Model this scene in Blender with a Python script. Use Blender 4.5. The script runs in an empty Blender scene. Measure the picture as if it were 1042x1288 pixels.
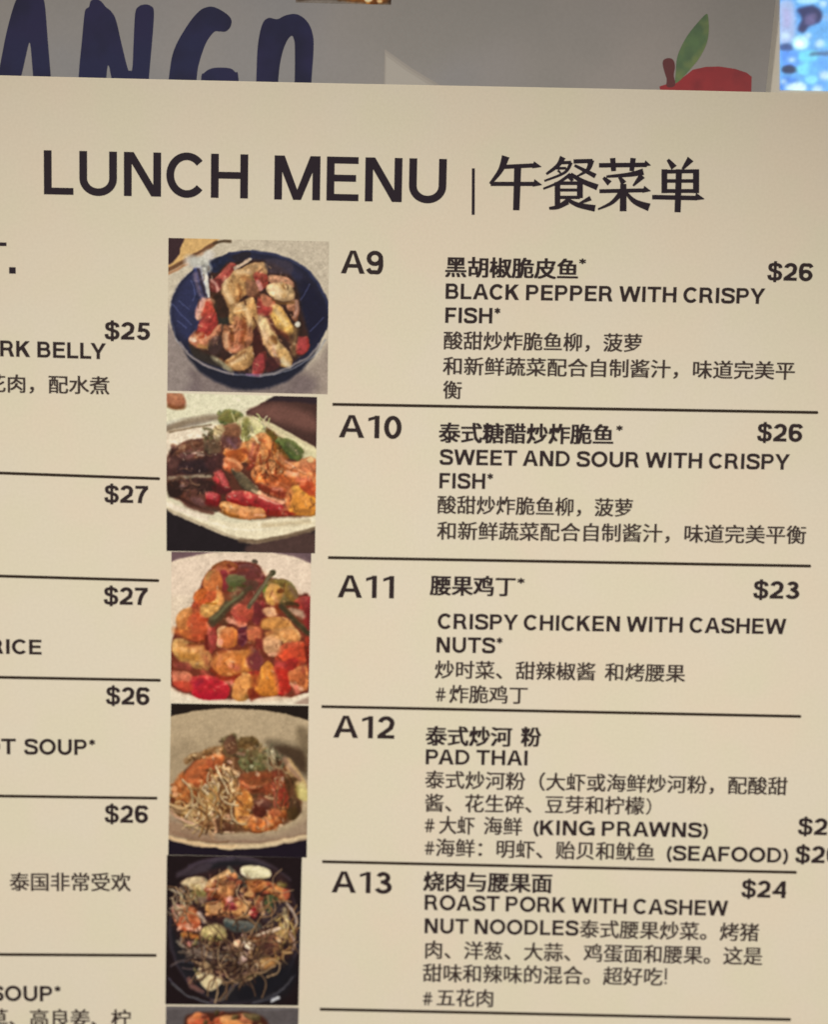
import bpy, math, random
import numpy as np
from mathutils import Vector, Matrix

# ------------------------------------------------------------------ camera, world, lamps, exposure
SC = bpy.context.scene
COL = SC.collection
W, H, F = 1042.0, 1288.0, 2000.0            # photograph size and focal length in its pixels
D, ZC = 0.5, 0.30                           # distance to the menu, height of the looked-at point
TILT, ROLL = math.radians(6.7), math.radians(1.22)
fwd = Vector((0, math.cos(TILT), -math.sin(TILT)))
up0 = Vector((0, math.sin(TILT), math.cos(TILT)))
right0 = Vector((1, 0, 0))
right = right0 * math.cos(ROLL) + up0 * math.sin(ROLL)
up = -right0 * math.sin(ROLL) + up0 * math.cos(ROLL)
CAM = Vector((0, 0, ZC)) - fwd * D
cam = bpy.data.cameras.new('camera')
camo = bpy.data.objects.new('camera', cam)
COL.objects.link(camo)
camo.matrix_world = Matrix(((right.x, up.x, -fwd.x, CAM.x), (right.y, up.y, -fwd.y, CAM.y),
                            (right.z, up.z, -fwd.z, CAM.z), (0, 0, 0, 1)))
cam.sensor_fit = 'HORIZONTAL'
cam.sensor_width = 36.0
cam.lens = 36.0 * F / W
cam.clip_start, cam.clip_end = 0.01, 50
cam.dof.use_dof = True
cam.dof.focus_distance = 0.476
cam.dof.aperture_fstop = 6.5
SC.camera = camo

SC.view_settings.view_transform = 'Standard'
SC.view_settings.look = 'None'
SC.view_settings.exposure = 0
SC.view_settings.gamma = 1

world = bpy.data.worlds.new('World')
SC.world = world
world.use_nodes = True
bg = world.node_tree.nodes['Background']
bg.inputs[0].default_value = (1.0, 0.80, 0.62, 1)
bg.inputs[1].default_value = 0.16


def lamp(name, loc, target, size, power, color):
    l = bpy.data.lights.new(name, 'AREA')
    l.shape = 'DISK'
    l.size = size
    l.energy = power
    l.color = color
    o = bpy.data.objects.new(name, l)
    COL.objects.link(o)
    o.location = loc
    o.rotation_euler = (Vector(target) - Vector(loc)).to_track_quat('-Z', 'Y').to_euler()
    return o


def spot(name, loc, target, half, power, color, radius):
    l = bpy.data.lights.new(name, 'SPOT')
    l.energy = power
    l.color = color
    l.spot_size = math.radians(2 * half)
    l.spot_blend = 1.0
    l.shadow_soft_size = radius
    o = bpy.data.objects.new(name, l)
    COL.objects.link(o)
    o.location = loc
    o.rotation_euler = (Vector(target) - Vector(loc)).to_track_quat('-Z', 'Y').to_euler()
    return o


spot('added_right_spot', (0.7, -1.4, 0.6), (-0.02, 0, 0.09), 17, 47.5, (0.965, 0.87, 0.725), 0.05)  # added unseen spot, aimed low to lift the right and lower menu
spot('added_warm_spot', (-0.5, -1.4, 0.85), (-0.05, 0, 0.15), 17, 49.5, (0.965, 0.865, 0.705), 0.05)  # added unseen spot, cone shaped so the menu darkens towards its top


# ------------------------------------------------------------------ helpers
def at(px, py, y=0.0):
    """point of the upright plane Y = y that the photograph's pixel (px, py) shows"""
    d = right * ((px - W / 2) / F) - up * ((py - H / 2) / F) + fwd
    t = (y - CAM.y) / d.y
    return CAM + d * t


def at_np(P, y):
    P = np.asarray(P, float)
    d = (np.outer((P[:, 0] - W / 2) / F, right) - np.outer((P[:, 1] - H / 2) / F, up) + np.array(fwd))
    yy = np.broadcast_to(np.asarray(y, float), (len(P),))
    t = (yy - CAM.y) / d[:, 1]
    return np.array(CAM) + d * t[:, None]


def lin(c):
    c = np.asarray(c, float) / 255.0
    return np.where(c <= 0.04045, c / 12.92, ((c + 0.055) / 1.055) ** 2.4)


PAPER = np.array((0.787, 0.768, 0.695))
SEEN = lin((216, 199, 166))
LIGHT = SEEN / PAPER                      # so that a printed tone seen as c under this light gets its own reflectance


def ink_of(c):
    return np.clip(lin(c) / LIGHT, 0.004, 0.9)


def material(name, color, rough=0.55, spec=0.35):
    m = bpy.data.materials.new(name)
    m.use_nodes = True
    b = m.node_tree.nodes['Principled BSDF']
    b.inputs['Base Color'].default_value = (*color, 1)
    b.inputs['Roughness'].default_value = rough
    b.inputs['Specular IOR Level'].default_value = spec
    return m


def mottled(name, c1, c2, c3, scale, rough, spec=0.3, bump=0.0):
    m = material(name, c1, rough, spec)
    nt = m.node_tree
    N, L = nt.nodes, nt.links
    b = N['Principled BSDF']
    tc = N.new('ShaderNodeTexCoord')
    n1 = N.new('ShaderNodeTexNoise'); n1.inputs['Scale'].default_value = scale; n1.inputs['Detail'].default_value = 3
    n2 = N.new('ShaderNodeTexNoise'); n2.inputs['Scale'].default_value = scale * 1.7; n2.inputs['Detail'].default_value = 2
    n3 = N.new('ShaderNodeTexNoise'); n3.inputs['Scale'].default_value = 1100; n3.inputs['Detail'].default_value = 2
    for n in (n1, n2, n3):
        L.new(tc.outputs['Object'], n.inputs['Vector'])
    r1 = N.new('ShaderNodeMapRange'); r1.inputs[1].default_value = .42; r1.inputs[2].default_value = .62
    r2 = N.new('ShaderNodeMapRange'); r2.inputs[1].default_value = .45; r2.inputs[2].default_value = .65
    L.new(n1.outputs['Fac'], r1.inputs[0]); L.new(n2.outputs['Fac'], r2.inputs[0])
    m1 = N.new('ShaderNodeMix'); m1.data_type = 'RGBA'
    m1.inputs[6].default_value = (*c1, 1); m1.inputs[7].default_value = (*c2, 1)
    L.new(r1.outputs[0], m1.inputs[0])
    m2 = N.new('ShaderNodeMix'); m2.data_type = 'RGBA'
    m2.inputs[7].default_value = (*c3, 1)
    L.new(m1.outputs[2], m2.inputs[6]); L.new(r2.outputs[0], m2.inputs[0])
    m3 = N.new('ShaderNodeMix'); m3.data_type = 'RGBA'; m3.blend_type = 'MULTIPLY'
    m3.inputs[0].default_value = 1.0
    r3 = N.new('ShaderNodeMapRange')
    r3.inputs[1].default_value = .3; r3.inputs[2].default_value = .7
    r3.inputs[3].default_value = .975; r3.inputs[4].default_value = 1.02
    L.new(n3.outputs['Fac'], r3.inputs[0])
    L.new(m2.outputs[2], m3.inputs[6]); L.new(r3.outputs[0], m3.inputs[7])
    L.new(m3.outputs[2], b.inputs['Base Color'])
    if bump:
        bp = N.new('ShaderNodeBump'); bp.inputs['Strength'].default_value = bump; bp.inputs['Distance'].default_value = 0.0004
        L.new(n1.outputs['Fac'], bp.inputs['Height']); L.new(bp.outputs['Normal'], b.inputs['Normal'])
    return m


def k(c, *f):
    return tuple(float(a * b) for a, b in zip(c, f))


M_PAPER = mottled('menu_paper', k(PAPER, 1, 1, 1), k(PAPER, 1.015, .983, .965), k(PAPER, .985, 1.0, .955), 22, .5, .3, .25)
M_EDGE = material('board_edge', (0.78, 0.72, 0.6), .6)
M_INK = material('heading_ink', tuple(ink_of((38, 28, 34))), .6, .15)
M_INK2 = material('text_ink', tuple(ink_of((46, 34, 32))), .6, .15)
M_INK3 = material('small_text_ink', tuple(ink_of((60, 47, 40))), .6, .15)
M_RULE = material('rule_ink', tuple(ink_of((46, 34, 24))), .6, .15)


def link(name, me, mat, parent=None):
    o = bpy.data.objects.new(name, me)
    COL.objects.link(o)
    if mat:
        me.materials.append(mat)
    if parent:
        o.parent = parent
    return o


def mesh(name, verts, faces):
    me = bpy.data.meshes.new(name)
    me.from_pydata([tuple(v) for v in verts], [], faces)
    me.update()
    return me


def tag(o, label=None, cat=None, kind=None, group=None):
    for a, b in (('label', label), ('category', cat), ('kind', kind), ('group', group)):
        if b:
            o[a] = b
    return o


def slab(name, front, y0, y1, mat, parent=None, bevel=0.0):
    """prism: outline of points on the plane Y=y0 (front), thickness to y1"""
    n = len(front)
    vs = [(p[0], y0, p[2]) for p in front] + [(p[0], y1, p[2]) for p in front]
    fs = [list(range(n)), list(range(2 * n - 1, n - 1, -1))]
    fs += [[(i + 1) % n, i, n + i, n + (i + 1) % n] for i in range(n)]
    me = mesh(name, vs, fs)
    o = link(name, me, mat, parent)
    import bmesh
    bm = bmesh.new(); bm.from_mesh(me)
    bmesh.ops.recalc_face_normals(bm, faces=bm.faces)
    if bevel:
        bmesh.ops.bevel(bm, geom=[e for e in bm.edges], offset=bevel, segments=2, affect='EDGES', clamp_overlap=True)
    bm.to_mesh(me); bm.free()
    return o


def catmull(P, closed=False, n=6):
    P = np.asarray(P, float)
    m = len(P)
    if m < 3:
        return P
    out = []
    rng = range(m if closed else m - 1)
    for i in rng:
        if closed:
            a, b, c, d = P[(i - 1) % m], P[i], P[(i + 1) % m], P[(i + 2) % m]
        else:
            a, b, c, d = P[max(i - 1, 0)], P[i], P[i + 1], P[min(i + 2, m - 1)]
        for t in np.arange(n) / n:
            out.append(.5 * ((2 * b) + (-a + c) * t + (2 * a - 5 * b + 4 * c - d) * t * t + (-a + 3 * b - 3 * c + d) * t ** 3))
    if not closed:
        out.append(P[-1])
    return np.array(out)


def pts(s):
    return [tuple(float(v) for v in q.split(',')) for q in s.split()]


# ------------------------------------------------------------------ grotesque capitals, drawn as strokes (cap height = 1)
def arc(cx, cy, rx, ry, a0, a1, n=18):
    return [(cx + rx * math.cos(math.radians(a0 + (a1 - a0) * i / n)),
             cy + ry * math.sin(math.radians(a0 + (a1 - a0) * i / n))) for i in range(n + 1)]


def ribbon(P, w, closed=False):
    """quads of a constant-width stroke with mitred joints; w may be a list"""
    P = [np.array(p, float) for p in P]
    n = len(P)
    ww = w if hasattr(w, '__len__') else [w] * n
    L, R = [], []
    for i in range(n):
        a = P[i - 1] if (closed or i > 0) else None
        b = P[(i + 1) % n] if (closed or i < n - 1) else None
        d1 = (P[i] - a) if a is not None else (b - P[i])
        d2 = (b - P[i]) if b is not None else d1
        d1 = d1 / (np.linalg.norm(d1) + 1e-12); d2 = d2 / (np.linalg.norm(d2) + 1e-12)
        n1 = np.array((-d1[1], d1[0])); n2 = np.array((-d2[1], d2[0]))
        mm = n1 + n2
        mm = mm / (np.linalg.norm(mm) + 1e-12)
        s = min(1 / max(mm.dot(n1), .35), 2.0)
        off = mm * s * ww[i] / 2
        L.append(P[i] + off); R.append(P[i] - off)
    vs = L + R
    fs = []
    for i in range(n if closed else n - 1):
        j = (i + 1) % n
        fs.append([i, j, n + j, n + i])
    return vs, fs


def glyph(ch, w):
    """-> (strokes [(pts, closed, width)], polygons, ink width, advance)"""
    h = w / 2
    S, P = [], []
    r = lambda x0, y0, x1, y1: P.append([(x0, y0), (x1, y0), (x1, y1), (x0, y1)])
    b = w * .9

    def bowl(yt, yb, xc, rx, x0=w * .5):
        S.append(([(x0, yt), (xc, yt)] + arc(xc, (yt + yb) / 2, rx, (yt - yb) / 2, 90, -90)[1:] + [(x0, yb)], False, b))
    if ch == 'A':
        Wd = .96
        P.append([(0, 0), (w * 1.14, 0), (Wd / 2 + w * .2, 1), (Wd / 2 - w * .6, 1)])
        P.append([(Wd, 0), (Wd - w * 1.14, 0), (Wd / 2 - w * .2, 1), (Wd / 2 + w * .6, 1)])
        r(.2, .25, .76, .25 + b); bear = .02
    elif ch == 'B':
        Wd = .79; r(0, 0, w, 1); bowl(1 - b / 2, .52, .45, .25 - h + .04); bowl(.52, b / 2, .48, .31 - h); bear = .09
    elif ch == 'C':
        Wd = .88; S.append((arc(.46, .5, .46 - h, .515 - h, 40, 320, 30), False, w)); bear = .05
    elif ch == 'D':
        Wd = .87; r(0, 0, w, 1); bowl(1 - b / 2, b / 2, .36, .51 - h); bear = .09
    elif ch == 'E':
        Wd = .72; r(0, 0, w, 1); r(w * .9, 0, .72, b); r(w * .9, 1 - b, .71, 1); r(w * .9, .5 - b * .4, .66, .5 + b * .6); bear = .085
    elif ch == 'F':
        Wd = .68; r(0, 0, w, 1); r(w * .9, 1 - b, .68, 1); r(w * .9, .46 - b * .4, .61, .46 + b * .6); bear = .075
    elif ch == 'G':
        Wd = .95; S.append((arc(.49, .5, .49 - h, .515 - h, 42, 335, 30), False, w)); r(.52, .38, .95, .38 + b); r(.95 - w, 0.02, .95, .4); bear = .06
    elif ch == 'H':
        Wd = .83; r(0, 0, w, 1); r(Wd - w, 0, Wd, 1); r(w * .9, .5 - b * .4, Wd - w * .9, .5 + b * .6); bear = .1
    elif ch == 'I':
        Wd = w; r(0, 0, w, 1); bear = .11
    elif ch == 'K':
        Wd = .84; r(0, 0, w, 1)
        P.append([(Wd - 1.35 * w - .02, 1), (Wd - .02, 1), (w * .9, .31), (w * .9, .31 + 1.35 * w)])
        P.append([(.27, .5), (.29 + .9 * w, .5 + .85 * w), (Wd, 0), (Wd - 1.25 * w, 0)]); bear = .06
    elif ch == 'L':
        Wd = .66; r(0, 0, w, 1); r(w * .9, 0, .66, b); bear = .07
    elif ch == 'M':
        Wd = 1.03; r(0, 0, w, 1); r(Wd - w, 0, Wd, 1)
        P.append([(w * .15, 1), (w * 1.3, 1), (Wd / 2 + w * .5, 0), (Wd / 2 - w * .5, 0)])
        P.append([(Wd - w * .15, 1), (Wd - w * 1.3, 1), (Wd / 2 - w * .5, 0), (Wd / 2 + w * .5, 0)]); bear = .1
    elif ch == 'N':
        Wd = .83; r(0, 0, w, 1); r(Wd - w, 0, Wd, 1)
        P.append([(w * .1, 1), (w * 1.25, 1), (Wd - w * .1, 0), (Wd - w * 1.25, 0)]); bear = .1
    elif ch == 'O':
        Wd = 1.0; S.append((arc(.5, .5, .5 - h, .515 - h, 0, 360, 36)[:-1], True, w)); bear = .05
    elif ch in 'PR':
        Wd = .78 if ch == 'P' else .84; r(0, 0, w, 1); bowl(1 - b / 2, .47, .46, .3 - h)
        if ch == 'R':
            P.append([(.44, .5), (.44 + w * 1.05, .5), (Wd, 0), (Wd - w * 1.15, 0)])
        bear = .08
    elif ch in 'S$':
        q = [(.72, .70), (.66, .85), (.41, 1.015 - h), (.16, .87), (.115, .73), (.18, .605), (.41, .53), (.65, .44), (.72, .285),
             (.64, .12), (.41, h - .015), (.14, .12), (.075, .31)]
        c = catmull(q, False, 5)
        Wd = .8
        if ch == '$':
            c = c * np.array((.84, 1.0)); Wd = .66; r(.335 - w * .36, -.1, .335 + w * .36, 1.1)
            c[:, 0] -= .01
        S.append((c, False, w * (.9 if ch == '$' else 1))); bear = .06
    elif ch == 'T':
        Wd = .83; r(0, 1 - b, Wd, 1); r(Wd / 2 - h, 0, Wd / 2 + h, 1 - b * .9); bear = .03
    elif ch == 'U':
        Wd = .84; S.append(([(h, 1)] + arc(.42, .38, .42 - h, .395 - h, 180, 360) + [(Wd - h, 1)], False, w)); bear = .1
    elif ch == 'W':
        Wd = 1.3
        for a, c in ((0, .33), (.97, .645)):
            P.append([(a + (0 if a == 0 else .33 - w * 0), 1), (a + w * 1.08 + (0 if a == 0 else .33 - w * 1.08 - w * 1.08), 1), (c, 0), (c + w * 0, 0)]) if False else None
        for xt, xb in ((w * .54, .33), (.65, .33), (.65, .97), (Wd - w * .54, .97)):
            P.append([(xt - w * .52, 1), (xt + w * .52, 1), (xb + w * .52, 0), (xb - w * .52, 0)])
        bear = .02
    elif ch == 'Y':
        Wd = .92
        P.append([(0, 1), (w * 1.15, 1), (Wd / 2 + h, .38), (Wd / 2 - h, .38)])
        P.append([(Wd, 1), (Wd - w * 1.15, 1), (Wd / 2 - h, .38), (Wd / 2 + h, .38)])
        r(Wd / 2 - h, 0, Wd / 2 + h, .42); bear = .0
    elif ch == '0':
        Wd = .66; S.append((arc(.33, .5, .33 - h, .515 - h, 0, 360, 30)[:-1], True, w)); bear = .06
    elif ch == '1':
        Wd = .42; r(Wd - w, 0, Wd, 1); P.append([(0, .74), (0, .74 + w * .8), (Wd - w * .6, 1), (Wd - w * .6, .86)]); bear = .16
    elif ch == '2':
        Wd = .66; c = arc(.33, .70, .32 - h, .315 - h, 172, -15, 16) + [(.50, .47), (.30, .30), (.14, .16), (.085, b * .7)]
        S.append((c, False, w)); r(.0, 0, .65, b); bear = .06
    elif ch == '3':
        Wd = .66; S.append((arc(.32, .74, .28 - h, .275 - h, 165, -80, 16), False, w)); S.append((arc(.32, .29, .34 - h, .305 - h, 88, -165, 20), False, w)); bear = .06
        r(.22, .54 - b / 2, .37, .54 + b / 2)
    elif ch == '4':
        Wd = .68; r(.44, 0, .44 + w, 1); r(0, .22, .68, .22 + b); P.append([(0, .22 + b * .3), (w * 1.1, .22 + b * .3), (.44 + w * .3, .84), (.44 + w * .3, 1), (.44, 1)]); bear = .05
    elif ch == '5':
        Wd = .66; r(.13, 1 - b, .62, 1); P.append([(.12, 1), (.12 + w * .9, 1), (.06 + w * .95, .46), (.06, .46)])
        S.append((arc(.32, .33, .33 - h, .345 - h, 135, -165, 22), False, w)); bear = .06
    elif ch in '69':
        c1 = arc(.33, .32, .33 - h, .335 - h, 0, 360, 26)[:-1]
        c2 = catmull([(.60, .77), (.50, .905), (.35, 1.01 - h), (.17, .9), (.085, .66), (h, .34)], False, 5)
        if ch == '9':
            c1 = [(.66 - x, 1 - y) for x, y in c1]; c2 = [(.66 - x, 1 - y) for x, y in c2]
        Wd = .66; S.append((c1, True, w)); S.append((c2, False, w)); bear = .06
    elif ch == '7':
        Wd = .64; r(0, 1 - b, .64, 1); S.append((catmull([(.58, 1 - b * .6), (.40, .66), (.27, .34), (.22, 0)], False, 4), False, w)); bear = .06
    elif ch == '*':
        Wd = .34
        for a in (90, 210, 330):
            dx, dy = .17 * math.cos(math.radians(a)), .17 * math.sin(math.radians(a))
            S.append(([(.19 - dx * 1.15, .82 - dy * 1.15), (.19 + dx * 1.15, .82 + dy * 1.15)], False, w * .5))
        bear = .05
    elif ch == '(':
        Wd = .3; S.append((arc(.62, .42, .62 - h, .66, 130, 230, 12), False, w * .85)); bear = .06
    elif ch == ')':
        Wd = .3; S.append((arc(-.32, .42, .62 - h, .66, -50, 50, 12), False, w * .85)); bear = .06
    elif ch == '#':
        Wd = .7
        for x in (.16, .4):
            S.append(([(x, 0), (x + .12, .96)], False, w * .8))
        for y in (.32, .64):
            S.append(([(0, y), (.7, y)], False, w * .8))
        bear = .05
    elif ch == '!':
        Wd = w; r(0, .27, w, 1); r(0, 0, w, w); bear = .1
    elif ch == '.':
        Wd = w * 1.6; r(0, 0, w * 1.6, w * 1.6); bear = .1
    elif ch == '|':
        Wd = w; r(0, 0, w, 1); bear = .1
    else:
        Wd = .2; bear = .06
    return S, P, Wd, bear


KERN = {('P', 'A'): -.1, ('A', 'W'): -.06, ('A', 'Y'): -.08, ('L', 'Y'): -.1, ('L', 'T'): -.08, ('P', 'Y'): -.02, ('K', 'O'): -.03, ('A', 'D'): 0, ('R', 'Y'): -.02}


def latin_geo(text, w):
    V, Fc, lay = [], [], []
    x = 0
    prev = None
    for ch in text:
        if ch == ' ':
            x += .30
            continue
        S, P, Wd, bear = glyph(ch, w)
        if prev is not None:
            x += (pb + bear) * .78 + KERN.get((prev, ch), 0)
        z = 0
        for q, closed, sw in S:
            vs, fs = ribbon(q, sw, closed)
            o = len(V)
            V += [(v[0] + x, v[1]) for v in vs]; lay += [z] * len(vs)
            Fc += [[i + o for i in f] for f in fs]
            z += 1
        for q in P:
            o = len(V)
            V += [(v[0] + x, v[1]) for v in q]; lay += [z] * len(q)
            Fc.append([o + i for i in range(len(q))]); z += 1
        x += Wd
        prev, pb = ch, bear
    return np.array(V), Fc, np.array(lay)


def cjk_geo(text):
    c = bpy.data.curves.new('t', 'FONT')
    c.body = text
    c.resolution_u = 2
    o = bpy.data.objects.new('t', c)
    COL.objects.link(o)
    bpy.context.view_layer.update()
    ev = o.evaluated_get(bpy.context.evaluated_depsgraph_get())
    me = ev.to_mesh()
    V = np.array([(v.co.x, v.co.y) for v in me.vertices])
    Fc = [list(p.vertices) for p in me.polygons]
    ev.to_mesh_clear()
    bpy.data.objects.remove(o); bpy.data.curves.remove(c)
    return V, Fc, np.zeros(len(V))


Y_PRINT = -0.00006
STEP = 0.000006


def place(name, geo, x0, b0, x1, b1, size, mat, parent, lean=None, thick=0.0, y=None):
    """print geo (unit letters) from pixel (x0, baseline b0) to (x1, b1), letter height size px"""
    V, Fc, lay = geo
    mn, mx = V[:, 0].min(), V[:, 0].max()
    s = (x1 - x0) / (mx - mn)
    X = x0 + (V[:, 0] - mn) * s
    B = b0 + (b1 - b0) * (X - x0) / (x1 - x0)
    # printed verticals follow the sheet: they converge downwards in the photograph
    le = math.radians(1.2 + (X - 521) * 0.0032) if np.isscalar(X) else np.radians(1.2 + (X - 521) * 0.0032)
    P = np.stack([X + V[:, 1] * size * np.tan(le), B - V[:, 1] * size], 1)
    sh = [(0, 0)] if not thick else [(-thick, -thick * .5), (thick, -thick * .5), (-thick, thick * .5), (thick, thick * .5)]
    vv, ff, off = [], [], 0
    for i, (dx, dy) in enumerate(sh):
        q = at_np(P + np.array((dx, dy)), (Y_PRINT if y is None else y) - STEP * (lay + i))
        vv.append(q)
        ff += [[a + off for a in f] for f in Fc]
        off += len(q)
    me = mesh(name, np.concatenate(vv), ff)
    return link(name, me, mat, parent)


# ------------------------------------------------------------------ the setting that carries the boards
M_TABLE = mottled('table_wood', (0.16, 0.10, 0.06), (0.2, 0.12, 0.07), (0.13, 0.08, 0.05), 9, .45)
M_WALL = mottled('wall_paint', (0.25, 0.22, 0.2), (0.24, 0.21, 0.19), (0.26, 0.22, 0.19), 6, .7)
slab('counter_top', [(-.5, 0, -.03), (.5, 0, -.03), (.5, 0, 0), (-.5, 0, 0)], -.12, .035, M_TABLE)['kind'] = 'structure'
slab('wall', [(-.6, 0, -.03), (.6, 0, -.03), (.6, 0, .7), (-.6, 0, .7)], .036, .06, M_WALL)['kind'] = 'structure'

# ------------------------------------------------------------------ the menu board
menu = bpy.data.objects.new('menu_board', None)
COL.objects.link(menu)
tag(menu, 'cream printed lunch menu board with five food photos, standing in front of the grey poster', 'menu')
a, b = at(-90, 93), at(1130, 120)
top = [tuple(at(px, 95 + (px) * (118.5 - 95) / 1042 + .6 * math.sin(px / 190.0))) for px in range(1130, -91, -61)]
sheet = slab('sheet', [(a.x, 0, 0.0), (b.x, 0, 0.0)] + top, 0.0, 0.0016, M_PAPER, menu, .00025)

# rules
RULES = [(418.4, 508.7, 1029, 519), (412.9, 701.3, 1020, 712), (404.6, 888.6, 1007.6, 901), (405.5, 1083.5, 1002, 1097), (402.5, 1269, 994.7, 1282),
         (-70, 592.5, 200.6, 602.2), (-70, 722.5, 199.5, 730.3), (-70, 850.5, 201.6, 855.6), (-70, 1000, 197.4, 1003.8), (-70, 1199.8, 196.4, 1201.4)]
for x0, y0, x1, y1 in RULES:
    t = 1.9
    q = [(x0, y0 - t), (x1, y1 - t), (x1 + 1, y1), (x1, y1 + t), (x0, y0 + t)]
    me = mesh('divider_line', at_np(q, Y_PRINT), [[0, 1, 2, 3, 4]])
    link('divider_line', me, M_RULE, menu)

T, TB, TT = .205, .17, .174
LAT = [  # text, x0, base0, x1, base1, cap, weight, name, material
    ('LUNCH', 55.3, 244.7, 311.9, 250.0, 55.5, TT, 'heading_word', M_INK),
    ('MENU', 345.0, 251.2, 561.2, 255.8, 55.5, TT, 'heading_word', M_INK),
    ('T', -24, 344, 8.4, 344.5, 39.3, .13, 'heading_word', M_INK),
    ('.', 11.5, 344.3, 19.8, 344.5, 39, .13, 'heading_word', M_INK),
    ('A9', 428.8, 344, 482.2, 345.2, 29, .185, 'item_code', M_INK2),
    ('A10', 426.2, 550.2, 505.2, 552.2, 28.5, .185, 'item_code', M_INK2),
    ('A11', 424.6, 751.4, 495.6, 752.8, 28.3, .185, 'item_code', M_INK2),
    ('A12', 419.2, 927.6, 496.2, 929.2, 28, .185, 'item_code', M_INK2),
    ('A13', 417.0, 1122.2, 493, 1124, 27, .185, 'item_code', M_INK2),
    ('$26', 965.4, 352.8, 1023, 354, 22.2, T, 'price', M_INK2),
    ('$26', 952.4, 555, 1010, 556, 22.2, T, 'price', M_INK2),
    ('$23', 947.5, 752.5, 1005.8, 753.6, 22, T, 'price', M_INK2),
    ('$26', 1003.8, 1049.6, 1061, 1050.8, 21, T, 'price', M_INK2),
    ('$26', 1000.4, 1084.8, 1058, 1086, 21.3, T, 'price', M_INK2),
    ('$24', 932.6, 1128.2, 989, 1129.6, 21.5, T, 'price', M_INK2),
    ('$25', 131.5, 427.0, 188.8, 428, 22, T, 'price', M_INK2),
    ('$27', 131.2, 632.2, 186.8, 633.2, 22, T, 'price', M_INK2),
    ('$27', 130.4, 760.3, 186.4, 761.2, 22, T, 'price', M_INK2),
    ('$26', 133.2, 885.8, 188.8, 886.8, 22, T, 'price', M_INK2),
    ('$26', 131.6, 1034.4, 187, 1035.2, 22, T, 'price', M_INK2),
    ('BLACK PEPPER WITH CRISPY', 560.6, 376.2, 962.6, 382.6, 19.6, T, 'dish_name', M_INK2),
    ('FISH*', 560.2, 406.4, 629.6, 407.2, 19.6, T, 'dish_name', M_INK2),
    ('SWEET AND SOUR WITH CRISPY', 552.8, 584.6, 993.6, 591, 19.6, T, 'dish_name', M_INK2),
    ('FISH*', 552.8, 614.4, 620.4, 615.3, 19.6, T, 'dish_name', M_INK2),
    ('CRISPY CHICKEN WITH CASHEW', 550.6, 791, 989, 797.8, 19.6, T, 'dish_name', M_INK2),
    ('NUTS*', 549.2, 820.8, 632.4, 821.8, 19.8, T, 'dish_name', M_INK2),
    ('PAD THAI', 535.6, 961.2, 663.8, 962.8, 19, T, 'dish_name', M_INK2),
    ('(KING PRAWNS)', 671.2, 1050, 890.8, 1053.4, 18.8, T, 'dish_name', M_INK2),
    ('(SEAFOOD)', 838.8, 1082, 991.6, 1085.2, 19, T, 'dish_name', M_INK2),
    ('ROAST PORK WITH CASHEW', 534.2, 1144.2, 915.8, 1151.8, 19.3, T, 'dish_name', M_INK2),
    ('NUT NOODLES', 534.2, 1173.6, 728, 1176.6, 19, T, 'dish_name', M_INK2),
    ('PO', -45, 447.6, -4, 448.4, 20, T, 'dish_name', M_INK2),
    ('RK BELLY', 0.2, 448.4, 133.4, 452.2, 20.2, T, 'dish_name', M_INK2),
    ('RICE', -14, 822.0, 52.4, 823.4, 18.8, T, 'dish_name', M_INK2),
    ('HOT', -43, 948.2, 20, 948.7, 19.8, T, 'dish_name', M_INK2),
    ('SOUP*', 30.2, 948.8, 120, 949.8, 19.8, T, 'dish_name', M_INK2),
    ('SOUP*', -13, 1258.6, 76.6, 1259.4, 19.4, T, 'dish_name', M_INK2),
    ('#', 548.4, 882, 560.4, 882.2, 18, .16, 'description_text', M_INK3),
    ('#', 534.6, 1046.6, 546.4, 1046.8, 18, .16, 'description_text', M_INK3),
    ('#', 534.6, 1075, 546.4, 1075.2, 18, .16, 'description_text', M_INK3),
    ('#', 532.2, 1264, 543.8, 1264.2, 17.5, .16, 'description_text', M_INK3),
    (')', 812.5, 1022.6, 819.4, 1022.8, 20, .11, 'description_text', M_INK3),
    ('!', 836.2, 1237.4, 838.8, 1237.5, 20, .13, 'description_text', M_INK3),
    ('*', 728.2, 343.6, 737.4, 343.8, 18, .2, 'dish_name', M_INK2),
    ('*', 774.8, 553.2, 783.6, 553.4, 18, .2, 'dish_name', M_INK2),
    ('*', 650.4, 745.2, 660.2, 745.4, 18, .2, 'dish_name', M_INK2),
]
for s, x0, b0, x1, b1, cp, w, nm, mt in LAT:
    g = latin_geo(s, w)
    if s == '*':
        g = (g[0] , g[1], g[2])
    place(nm, g, x0, b0, x1, b1, cp, mt, menu)

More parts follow.
